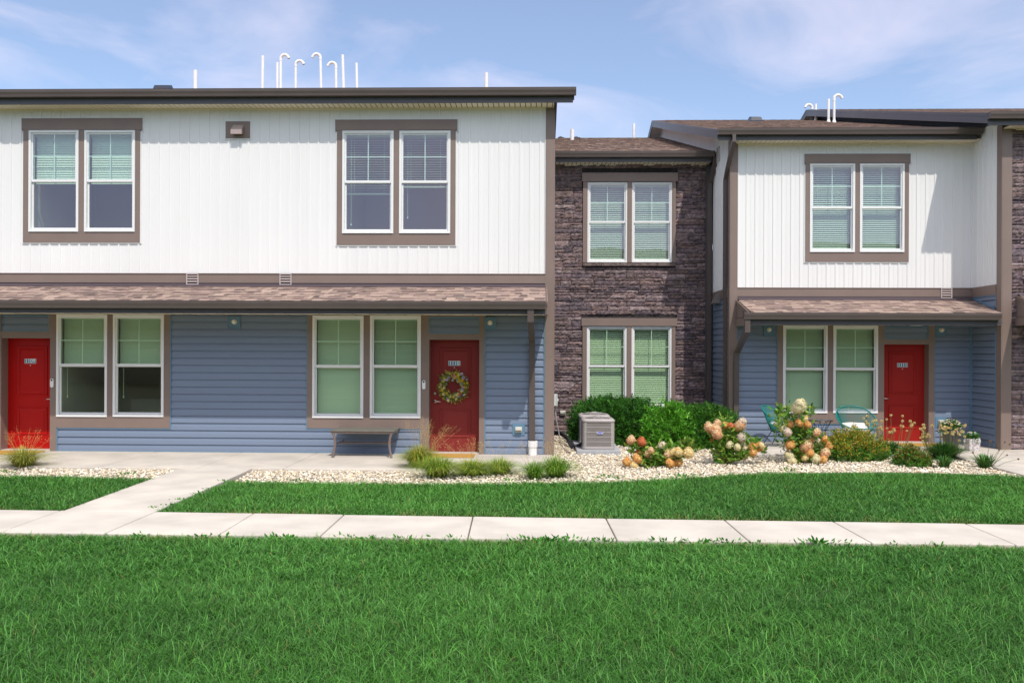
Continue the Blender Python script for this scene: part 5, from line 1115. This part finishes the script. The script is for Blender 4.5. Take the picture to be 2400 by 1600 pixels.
# ================================================================== things standing about
# bench
def bench():
    c = gr(848, 1066, 0); t = thing('bench', 'low bronze metal bench with slate top under the paired window', 'bench', c)
    zt = .44; yf, yb = gr(848, 1072, 0).y, gr(857, 1060.5, 0).y
    xa, xb = at(773, 1012, yf).x, at(925, 1012, yf).x; xm = (xa+xb)/2; w = (xb-xa)/2
    zt = at(848, 1011, yf).z; ybk = yb-.02
    mb = MB(); mb.box(xa, xb, yf-.03, ybk+.05, zt-.0, zt+.022); mb.build('top', BTOP, t, bevel=.01)
    mb = MB(); mb.box(xa+.02, xb-.02, yf-.01, yf+.02, zt-.035, zt-.001); mb.box(xa+.02, xb-.02, ybk, ybk+.03, zt-.035, zt-.001); mb.box(xa+.02, xa+.05, yf+.02, ybk, zt-.034, zt-.001); mb.box(xb-.05, xb-.02, yf+.02, ybk, zt-.034, zt-.001); mb.build('frame', BENCH, t)
    for sx in (-1, 1):
        for y, k in ((yf+.01, -1), (ybk+.01, 1)):
            mb = MB(); X0 = xm+sx*(w-.07); pts = [(X0+sx*.015, y, zt-.03), (X0-sx*.012, y, zt*.75), (X0-sx*.022, y, zt*.5), (X0-sx*.012, y+k*.01, zt*.3), (X0+sx*.02, y+k*.03, 0)]
            mb.tube(pts, [.024, .022, .021, .020, .022], 6); mb.build('leg', BENCH, t)
        mb = MB(); mb.tube([(xm+sx*(w-.09), yf+.01, zt*.5), (xm+sx*(w-.09), ybk+.01, zt*.5)], .011, 6); mb.build('side_rail', BENCH, t)
    mb = MB()
    for s_ in (-1, 1): mb.tube([(xm-(w-.09), (yf+ybk)/2+s_*.10, zt*.5), (xm, (yf+ybk)/2+s_*.012, zt*.5), (xm+(w-.09), (yf+ybk)/2+s_*.10, zt*.5)], .011, 6)
    mb.build('stretcher', BENCH, t)
bench()
def mat_(label, c0, w, d):
    t = MB(); x, y = c0; t.box(x-w/2, x+w/2, y-d/2, y+d/2, .001, .02); o = t.build('doormat', COIR, None, bevel=.006); tag(o, label, 'doormat', 'doormats')
xm = (d2[0]+d2[1])/2; mat_('golden coir doormat in front of door 1110 behind the grass tufts', (xm-.02, Y1-.36), .83, .44)
xm = (d1[0]+d1[1])/2; mat_('golden coir doormat at the left edge of the photo', (xm-.05, Y1-.38), .95, .5)
xm = (d3[0]+d3[1])/2; mat_('golden coir doormat in front of door 1111', (xm+.12, Y3-.42), .9, .45)
# standpipe at the downspout foot
c = at(1251, 1064, Y1-.10); t = thing('standpipe', 'white plastic standpipe collar below the corner downspout', 'drain pipe', (px_+.02, Y1-.10, 0))
mb = MB(); mb.lathe([(.075, 0), (.075, .16), (.073, .162)], (px_+.02, Y1-.10, 0), 24); mb.build('pipe', PVC, t, smooth=False)
mb = MB(); mb.lathe([(.086, .145), (.087, .245), (.082, .252), (.07, .252), (.07, .19)], (px_+.02, Y1-.10, 0), 24); mb.build('collar', PVC, t)
# wreath on door 1110
def wreath():
    c = at(1062.5, 905, Y1+.17-.05); t = thing('wreath', 'spring wreath of yellow, green and lilac flowers on the brick red door', 'wreath', c); C0 = np.array(c); n = 2400; R_ = .195
    a = rng.uniform(0, 6.28, n); rr = R_+rng.normal(0, .036, n); P = C0+np.stack([rr*np.cos(a), rng.uniform(-.05, .02, n), rr*np.sin(a)], 1); sw = np.stack([np.cos(a)*.9-np.sin(a)*.8, rng.uniform(-.8, 0, n), np.sin(a)*.9+np.cos(a)*.8], 1)+rng.normal(0, .5, (n, 3))
    col = np.array([(.20, .30, .08), (.46, .48, .08), (.16, .26, .12), (.85, .70, .08), (.40, .50, .08), (.12, .26, .12)])[rng.integers(0, 6, n)]*rng.uniform(.7, 1.3, (n, 1)); leafcloud(P, sw, rng.uniform(.03, .075, n), rng.uniform(.007, .016, n), col, 'greenery', LEAF, t)
    mb = MB(); mb.tube([tuple(C0+np.array([R_*math.cos(k/24*6.283), .02, R_*math.sin(k/24*6.283)])) for k in range(24)], .012, 6, closed=True); mb.build('hoop', mat('bark', (.1, .07, .05), .9), t)
    pal = [(.85, .70, .06), (.88, .78, .20), (.90, .86, .50), (.85, .72, .06), (.60, .48, .72), (.30, .60, .42), (.82, .50, .46), (.86, .80, .30), (.74, .20, .18), (.66, .56, .76), (.78, .60, .08)]; rd = random.Random(4); bl = []
    for k in range(86):
        an = rd.uniform(0, 6.28); q = R_+rd.gauss(0, .034); ce = C0+np.array([q*math.cos(an), -.085-rd.uniform(0, .025), q*math.sin(an)]); m_ = 26; d = unit(m_); d[:, 1] = -np.abs(d[:, 1])*.8; s = rd.uniform(.020, .034)
        bl.append((np.repeat(ce[None], m_, 0), d, np.full(m_, s), np.full(m_, s*.8), np.tile(np.array(rd.choice(pal)), (m_, 1))*rng.uniform(.8, 1.15, (m_, 1))))
    leafcloud(*[np.concatenate([b[i] for b in bl]) for i in range(5)], 'blossoms', PETAL, t)
wreath()
# air conditioners: two condensers one behind the other on a pad
def condenser(label, x0, x1, y0, y1, badge=False):
    z0, h = .045, .55; c = ((x0+x1)/2, (y0+y1)/2, z0); t = thing('air_conditioner', label, 'air conditioner', c, 0, 'air conditioners by the stone wall'); rr = .07
    def rring(ins, n=5):
        P = []; X0, X1, Y0_, Y1_ = x0+ins, x1-ins, y0+ins, y1-ins; r = max(.01, rr-ins)
        for cx_, cy_, a0 in ((X1-r, Y1_-r, 0), (X0+r, Y1_-r, 90), (X0+r, Y0_+r, 180), (X1-r, Y0_+r, 270)):
            for k in range(n): a = R(a0+90*k/(n-1)); P.append((cx_+r*math.cos(a), cy_+r*math.sin(a)))
        return P
    def band(mb, levels, mi=0, cap=False):
        rings = [[(p[0], p[1], z) for p in rring(i)] for i, z in levels]; n = len(rings[0]); vs = [q for r_ in rings for q in r_]; fs = []
        for i in range(len(rings)-1): fs += [(i*n+j, i*n+(j+1) % n, (i+1)*n+(j+1) % n, (i+1)*n+j) for j in range(n)]
        if cap: fs.append(tuple(range(len(vs)-n, len(vs))))
        mb.add(vs, fs, mi)
    mb = MB(); band(mb, [(.015, z0), (.015, z0+h-.05)]); mb.build('coil', ACF, t)
    # louvred wire guard: fine vertical ribs and five horizontal bands
    mb = MB(); P = rring(.004, 5)
    n = 46
    for k in range(n+1):
        x = x0+.065+(x1-x0-.13)*k/n; mb.box(x-.0026, x+.0026, y0+.002, y0+.012, z0+.05, z0+h-.06)
    for k in range(n+1):
        y = y0+.065+(y1-y0-.13)*k/n
        for X in (x0, x1-.012): mb.box(X+.002, X+.010, y-.0026, y+.0026, z0+.05, z0+h-.06)
    mb.build('guard', ACM, t)
    mb = MB()
    for k in range(1, 5):
        z = z0+.05+(h-.11)*k/5; band(mb, [(-.001, z-.004), (-.004, z), (-.001, z+.004)])
    mb.build('guard_bands', ACL, t)
    for X, Yq in ((x0, y0), (x1, y0), (x0, y1), (x1, y1)):
        mb = MB(); sx, sy = (1 if X == x0 else -1), (1 if Yq == y0 else -1); pts = []
        for k in range(6): a = R(90*k/5); pts.append((X+sx*(rr-rr*math.cos(a)), Yq+sy*(rr-rr*math.sin(a))))
        for (a, b), (c2, d2_) in zip(pts, pts[1:]): mb.quad((a-sx*.002, b-sy*.002, z0+.03), (c2-sx*.002, d2_-sy*.002, z0+.03), (c2-sx*.002, d2_-sy*.002, z0+h-.04), (a-sx*.002, b-sy*.002, z0+h-.04))
        mb.build('corner_post', ACM, t)
    mb = MB(); band(mb, [(.0, z0), (-.008, z0+.004), (-.008, z0+.045), (.004, z0+.05)]); mb.build('base_pan', ACL, t)
    mb = MB(); zt = z0+h; band(mb, [(.006, zt-.06), (-.010, zt-.052), (-.012, zt-.02), (.0, zt-.006), (.05, zt+.01), (.07, zt+.0)]); mb.build('top_rim', ACL, t, smooth=True)
    cxx, cyy = (x0+x1)/2, (y0+y1)/2; ra, rb = (x1-x0)/2-.05, (y1-y0)/2-.05
    mb = MB(); band(mb, [(.05, zt-.08), (.07, zt-.09)], cap=True); mb.build('fan_well', BLK, t)
    mb = MB()
    for s_ in np.linspace(.18, 1, 9): mb.tube([(cxx+ra*s_*math.cos(k/28*6.283), cyy+rb*s_*math.sin(k/28*6.283), zt+.008+.028*(1-s_*s_)) for k in range(28)], .0022, 4, closed=True)
    for k in range(8):
        a = k/8*6.283+.39; mb.tube([(cxx+ra*.15*math.cos(a), cyy+rb*.15*math.sin(a), zt+.037), (cxx+ra*.6*math.cos(a), cyy+rb*.6*math.sin(a), zt+.028), (cxx+ra*1.02*math.cos(a), cyy+rb*1.02*math.sin(a), zt+.006)], .005, 5)
    mb.lathe([(.07, 0), (.065, .012), (.02, .016)], (cxx, cyy, zt+.035), 16); mb.build('fan_grille', ACL, t)
    mb = MB()
    for k in range(3):
        a = k*2.094; p_ = [(cxx+r_*math.cos(a+w), cyy+r_*.95*math.sin(a+w), zt-.05+dz) for r_, w, dz in ((.05, -.3, .0), (.2, -.35, -.01), (.21, .35, .02), (.05, .3, .015))]; mb.add(p_+[(q[0], q[1], q[2]+.003) for q in p_], [(0, 1, 2, 3), (4, 5, 6, 7), (0, 1, 5, 4), (1, 2, 6, 5), (2, 3, 7, 6)])
    mb.build('fan_blades', mat('fan_grey', (.2, .2, .2), .4), t)
    if badge:
        bx, bz = at(1406, 1014.5, y0).x, at(1406, 1014.5, y0).z; w_, h_ = .062, .028
        mb = MB()
        for sc_, d0, d1_, mi in ((1.0, 0, .006, 1), (.93, .006, .0075, 0)):
            P = [(bx+w_*sc_*math.cos(k/32*6.283), bz+h_*(sc_ if sc_ == 1 else .86)*math.sin(k/32*6.283)) for k in range(32)]
            vs = [(a, y0-d0-.006, b) for a, b in P]+[(a, y0-d1_-.006, b) for a, b in P]; mb.add(vs, [tuple(range(32, 64))]+[(i, (i+1) % 32, 32+(i+1) % 32, 32+i) for i in range(32)], mi)
        textmesh('Carrier', .034, t, front(y0), bx, .0155, bz-.001, LOGW, 'badge_name', ext=.0006, font_shear=.25, into=mb)
        mb.build('badge', [LOGO, LOGW], t)
    return t
x0, x1 = at(1366, 1020, 15.75).x, at(1440.5, 1020, 15.75).x
condenser('front grey air conditioner with an oval blue badge', x0, x1, 15.75, 15.75+.60, True)
condenser('rear grey air conditioner, half hidden behind the badged one', x0+.0, x1-.0, 16.75, 16.75+.60)
p0, p1 = at(1352, 1060, 15.6).x, at(1456, 1060, 15.6).x
for nm, ya in (('grey composite pad under the badged air conditioner', 15.6), ('grey composite pad under the rear air conditioner', 16.6)):
    mb = MB(); mb.box(p0, p1, ya, ya+.88, -.06, .04); tag(mb.build('equipment_pad', CONCE, None, bevel=.01), nm, 'equipment pad', 'equipment pads')
# disconnect box, conduit whip and insulated line set
t = thing('disconnect_box', 'white electrical disconnect box on the side of the left block corner', 'electrical box', (XC1+.02, Y1+.7, .7))
q0, q1 = at(1297, 921, Y1+.5), at(1297, 950, Y1+.5)
mb = MB(); mb.box(XC1+.0, XC1+.08, Y1+.42, Y1+.60, q1.z, q0.z-.02); mb.box(XC1+.08, XC1+.092, Y1+.41, Y1+.61, q1.z-.005, q0.z-.015); mb.box(XC1+.092, XC1+.11, Y1+.47, Y1+.53, q1.z+.08, q1.z+.13); mb.build('box', mat('box_grey', (.62, .63, .6), .5), t, bevel=.004)
mb = MB(); yb_ = Y1+.5; mb.tube([(XC1+.05, yb_, q1.z), (XC1+.07, yb_, q1.z-.25), (XC1+.12, yb_, .35), (XC1+.16, yb_, .12), (XC1+.26, yb_, -.0), (XC1+.42, yb_+.02, -.035), (x0-.05, 15.95, -.03), (x0+.02, 16.0, .12)], .011, 8); mb.build('conduit', CABLE, t, smooth=True)
t = thing('line_set', 'black insulated refrigerant hoses between stone wall and air conditioner', 'hose', (XC1+.3, 17.5, 0))
for k, (dz, dx_) in enumerate(((.0, .0), (.045, .05))):
    mb = MB(); mb.tube([(XC1+.03, 17.9, .12+dz), (XC1+.22, 17.6, .13+dz), (XC1+.32, 17.2, .09+dz), (XC1+.38+dx_, 16.7, -.01), (x0-.10, 16.35, -.02+dz), (x0+.03, 16.1, .09+dz)], .026, 8); mb.build('hose', RUB, t, smooth=True)
# teal string chairs
def chair(label, loc, rz):
    t = thing('string_chair', label, 'armchair', loc, rz, 'teal string armchairs'); O_ = Vector(loc); Mx = Matrix.Rotation(rz, 3, 'Z')
    def T(p): return O_+Mx@Vector(p) if False else Vector(p)+O_
    n = 60; rim = []; low = []
    for k in range(n):
        a = 2*math.pi*k/n; cx_, cy_ = math.sin(a), -math.cos(a)   # front is -y
        f = (1-math.cos(a))/2                                       # 0 front, 1 back
        hw = .385*(1-.06*f); rim.append(Vector((hw*math.copysign(abs(cx_)**.85, cx_), -.33*math.cos(a)*(1 if cy_ < 0 else 1)+.02, .385+.40*(f**1.15))))
        low.append(Vector((.20*cx_, -.02+.19*cy_, .30)))
    mb = MB(); mb.tube([T(p) for p in rim], .013, 8, closed=True); mb.build('rim', TEAL, t, smooth=True)
    mb = MB()
    for k in range(n): 
        p, q = rim[k], low[k]; md = p.lerp(q, .55)+Vector((0, 0, -.035)); mb.tube([T(p), T(md), T(q)], .0035, 4, cap=False)
        p2 = rim[k].lerp(rim[(k+1) % n], .5); q2 = low[k].lerp(low[(k+1) % n], .5); md = p2.lerp(q2, .55)+Vector((0, 0, -.035)); mb.tube([T(p2), T(md), T(q2)], .0035, 4, cap=False)
    for k in range(9):
        y = -.18+.36*k/8; xx = math.sqrt(max(0, .2**2-(y*.2/.19)**2)); mb.tube([T((-xx, y-.02, .302)), T((xx, y-.02, .302))], .0035, 4)
    mb.build('strings', TEAL, t)
    mb = MB(); mb.tube([T(p+Vector((0, 0, -.008))) for p in low], .008, 6, closed=True); mb.build('seat_ring', BLK, t)
    for sx in (-1, 1):
        for top, foot in (((.17, -.12, .295), (.27, -.26, .0)), ((.17, .12, .295), (.25, .27, .0))):
            mb = MB(); mb.tube([T((sx*top[0], top[1], top[2])), T((sx*foot[0], foot[1], foot[2]+.004))], .008, 6); mb.build('leg', BLK, t)
    # a brace up each side to the rim
    for sx in (-1, 1):
        k = 15 if sx > 0 else 45; mb = MB(); mb.tube([T((sx*.17, .12, .295)), T(rim[k+(6 if sx > 0 else -6)])], .007, 6); mb.build('brace', BLK, t)
    # parts were laid out unrotated about the base: the empty's rotation turns them
    return t
def cushion(label, loc, rz, tilt=.25, w=.46, d=.34, h=.10):
    t = thing('cushion', label, 'cushion', loc, rz, 'white chair cushions'); t.rotation_euler = (tilt, 0, rz); nx, ny = 12, 10; V = []; Fc = []
    for side in (1, -1):
        for j in range(ny+1):
            for i in range(nx+1):
                u, v = i/nx*2-1, j/ny*2-1; e = (1-abs(u)**3)*(1-abs(v)**3); pin = 1-.07*(1-abs(v)**1.5)*abs(u)-.0; V.append((w/2*u*(1-.06*(1-v*v)), d/2*v*(1-.08*(1-u*u)), side*h/2*e**.6+.01*math.sin(5*u+3*v)*e))
    m_ = (nx+1)*(ny+1)
    for sd_ in (0, 1):
        for j in range(ny):
            for i in range(nx): q = sd_*m_+j*(nx+1)+i; Fc.append((q, q+1, q+nx+2, q+nx+1))
    mb = MB(); mb.add([(a+loc[0], b+loc[1], c_+loc[2]) for a, b, c_ in V], Fc); o = mb.build('cover', CUSH, t, smooth=True)
c2 = at(2011, 1040, 16.75); chair('right teal string armchair, facing the lawn beside door 1111', (at(2009, 1000, 16.75).x, 16.78, 0), 0)
cushion('white cushion on the right teal armchair', (at(2003, 990, 16.75).x, 16.72, .40), .06, -.0+.42, .5, .34, .11)
chair('left teal string armchair, turned to the little table', (at(1832, 1000, 16.85).x, 16.92, 0), R(52))
cushion('white cushion on the left teal armchair', (at(1829, 990, 16.85).x+.02, 16.88, .41), R(50), .35, .46, .34, .11)
def table():
    Yt = 16.95; c = at(1922, 985, Yt); t = thing('side_table', 'small round black wire side table between the teal armchairs', 'table', (c.x, Yt, 0)); zt = .50; r = .235
    zt = at(1922, 984, Yt).z
    mb = MB(); mb.lathe([(r*.6, -.004), (r, -.004), (r, .008), (r*.98, .01)], (c.x, Yt, zt), 32); mb.build('top', mat('table_top', (.10, .085, .085), .35), t)
    mb = MB(); mb.tube([(c.x+(r+.004)*math.cos(k/32*6.283), Yt+(r+.004)*math.sin(k/32*6.283), zt-.006) for k in range(32)], .008, 6, closed=True); mb.build('rim', BLK, t)
    for k in range(10):
        a = k/10*6.283; mb = MB(); mb.tube([(c.x+r*.92*math.cos(a), Yt+r*.92*math.sin(a), zt-.01), (c.x+.09*math.cos(a+.6), Yt+.09*math.sin(a+.6), zt*.5), (c.x+r*.8*math.cos(a+1.2), Yt+r*.8*math.sin(a+1.2), .006)], .005, 5); mb.build('leg', BLK, t)
    mb = MB(); mb.tube([(c.x+r*.8*math.cos(k/24*6.283), Yt+r*.8*math.sin(k/24*6.283), .008) for k in range(24)], .006, 5, closed=True); mb.build('foot_ring', BLK, t)
table()
def planter(label, px0, px1, Yp, ytop, ybot, yflow, square, potm, wcol, name='flower_pot', cat='planter'):
    x0, x1 = at(px0, ybot, Yp).x, at(px1, ybot, Yp).x; cx_ = (x0+x1)/2; r = (x1-x0)/2; h = at((px0+px1)/2, ytop, Yp).z; t = thing(name, label, cat, (cx_, Yp+r, 0)); yy = Yp+r
    if square:
        mb = MB(); k = .93
        for (a, z_a), (b, z_b) in zip(((k, .0), (1, h), (.92, h), (.9, h-.04)), ((1, h), (.92, h), (.9, h-.04), (.9, h-.041))):
            A_ = [(cx_+sx*r*a, yy+sy*r*a, z_a) for sx, sy in ((-1, -1), (1, -1), (1, 1), (-1, 1))]; B_ = [(cx_+sx*r*b, yy+sy*r*b, z_b) for sx, sy in ((-1, -1), (1, -1), (1, 1), (-1, 1))]
            mb.add(A_+B_, [(0, 1, 5, 4), (1, 2, 6, 5), (2, 3, 7, 6), (3, 0, 4, 7)])
        mb.build('pot', potm, t)
        mb = MB(); mb.box(cx_-r*.9, cx_+r*.9, yy-r*.9, yy+r*.9, h-.06, h-.04); mb.build('potting_soil', SOIL, t)
    else:
        mb = MB(); mb.lathe([(r*.72, 0), (r*.80, h*.1), (r*.95, h*.85), (r*1.03, h*.88), (r*1.04, h), (r*.96, h), (r*.94, h-.05), (0.01, h-.05)], (cx_, yy, 0), 28); mb.build('pot', potm, t)
    m_ = 700 if not square else 420; d = unit(m_); d[:, 2] = np.abs(d[:, 2]); H_ = at((px0+px1)/2, yflow, Yp).z-h; C0 = np.array((cx_, yy, h)); P = C0+d*np.array([r*1.2, r*1.15, H_])*rng.uniform(.4, 1, (m_, 1)); P[:, 2] -= .08*(np.hypot(P[:, 0]-cx_, P[:, 1]-yy) > r)
    leafcloud(P, d+rng.normal(0, .4, (m_, 3)), rng.uniform(.03, .06, m_), rng.uniform(.015, .03, m_), np.array([(.07, .20, .03), (.11, .26, .04), (.05, .14, .04)])[rng.integers(0, 3, m_)], 'foliage', LEAF, t, ovate=True)
    nf = 130 if not square else 70; d = unit(nf); d[:, 2] = np.abs(d[:, 2]); P = C0+d*np.array([r*1.3, r*1.2, H_*1.08]); P[:, 2] -= .06*(np.hypot(P[:, 0]-cx_, P[:, 1]-yy) > r); idx = np.repeat(np.arange(nf), 5)
    leafcloud(P[idx], d[idx]*.4+rng.normal(0, .7, (len(idx), 3)), np.full(len(idx), .024), np.full(len(idx), .018), np.array(wcol)[rng.integers(0, len(wcol), nf)][idx], 'blossoms', PETAL, t, ovate=True)
planter('large dark flower pot of white blossoms right of door 1111', 2218, 2258, 16.75, 1008, 1045, 986, False, POTD, [(.85, .83, .72), (.88, .86, .8), (.8, .76, .45), (.84, .5, .4)])
planter('small patterned square flower pot beside the blue side wall', 2272, 2298, 16.25, 1028.5, 1052, 1015, True, POTL, [(.82, .84, .76), (.7, .78, .68)])
# blocks across the lawn behind the camera, seen only in the window glass
t = thing('townhouse', 'row of townhouses across the lawn opposite, seen only mirrored in the window glass', 'townhouse', (0, -16, 0))
mb = MB(); mb.quad((-34, -16, 0), (30, -16, 0), (30, -16, 6), (-34, -16, 6)); mb.add([(-34, -16, 0), (-34, -28, 0), (-34, -28, 6), (-34, -22, 9), (-34, -16, 6)], [(0, 1, 2, 3, 4)]); mb.quad((-34, -28, 0), (30, -28, 0), (30, -28, 6), (-34, -28, 6)); mb.add([(30, -16, 0), (30, -28, 0), (30, -28, 6), (30, -22, 9), (30, -16, 6)], [(0, 1, 2, 3, 4)])
mb.build('wall', mat('opposite_siding', (.22, .20, .2), .7, dark=(.09, .085, .095), vscale=.25, vdet=1, vlo=.48, vhi=.52), t)
mb = MB(); mb.quad((-34.5, -15.4, 5.85), (30.5, -15.4, 5.85), (30.5, -22, 9.1), (-34.5, -22, 9.1)); mb.quad((-34.5, -28.6, 5.85), (30.5, -28.6, 5.85), (30.5, -22, 9.1), (-34.5, -22, 9.1)); mb.build('roof', mat('opposite_roof', (.09, .075, .07), .9), t)
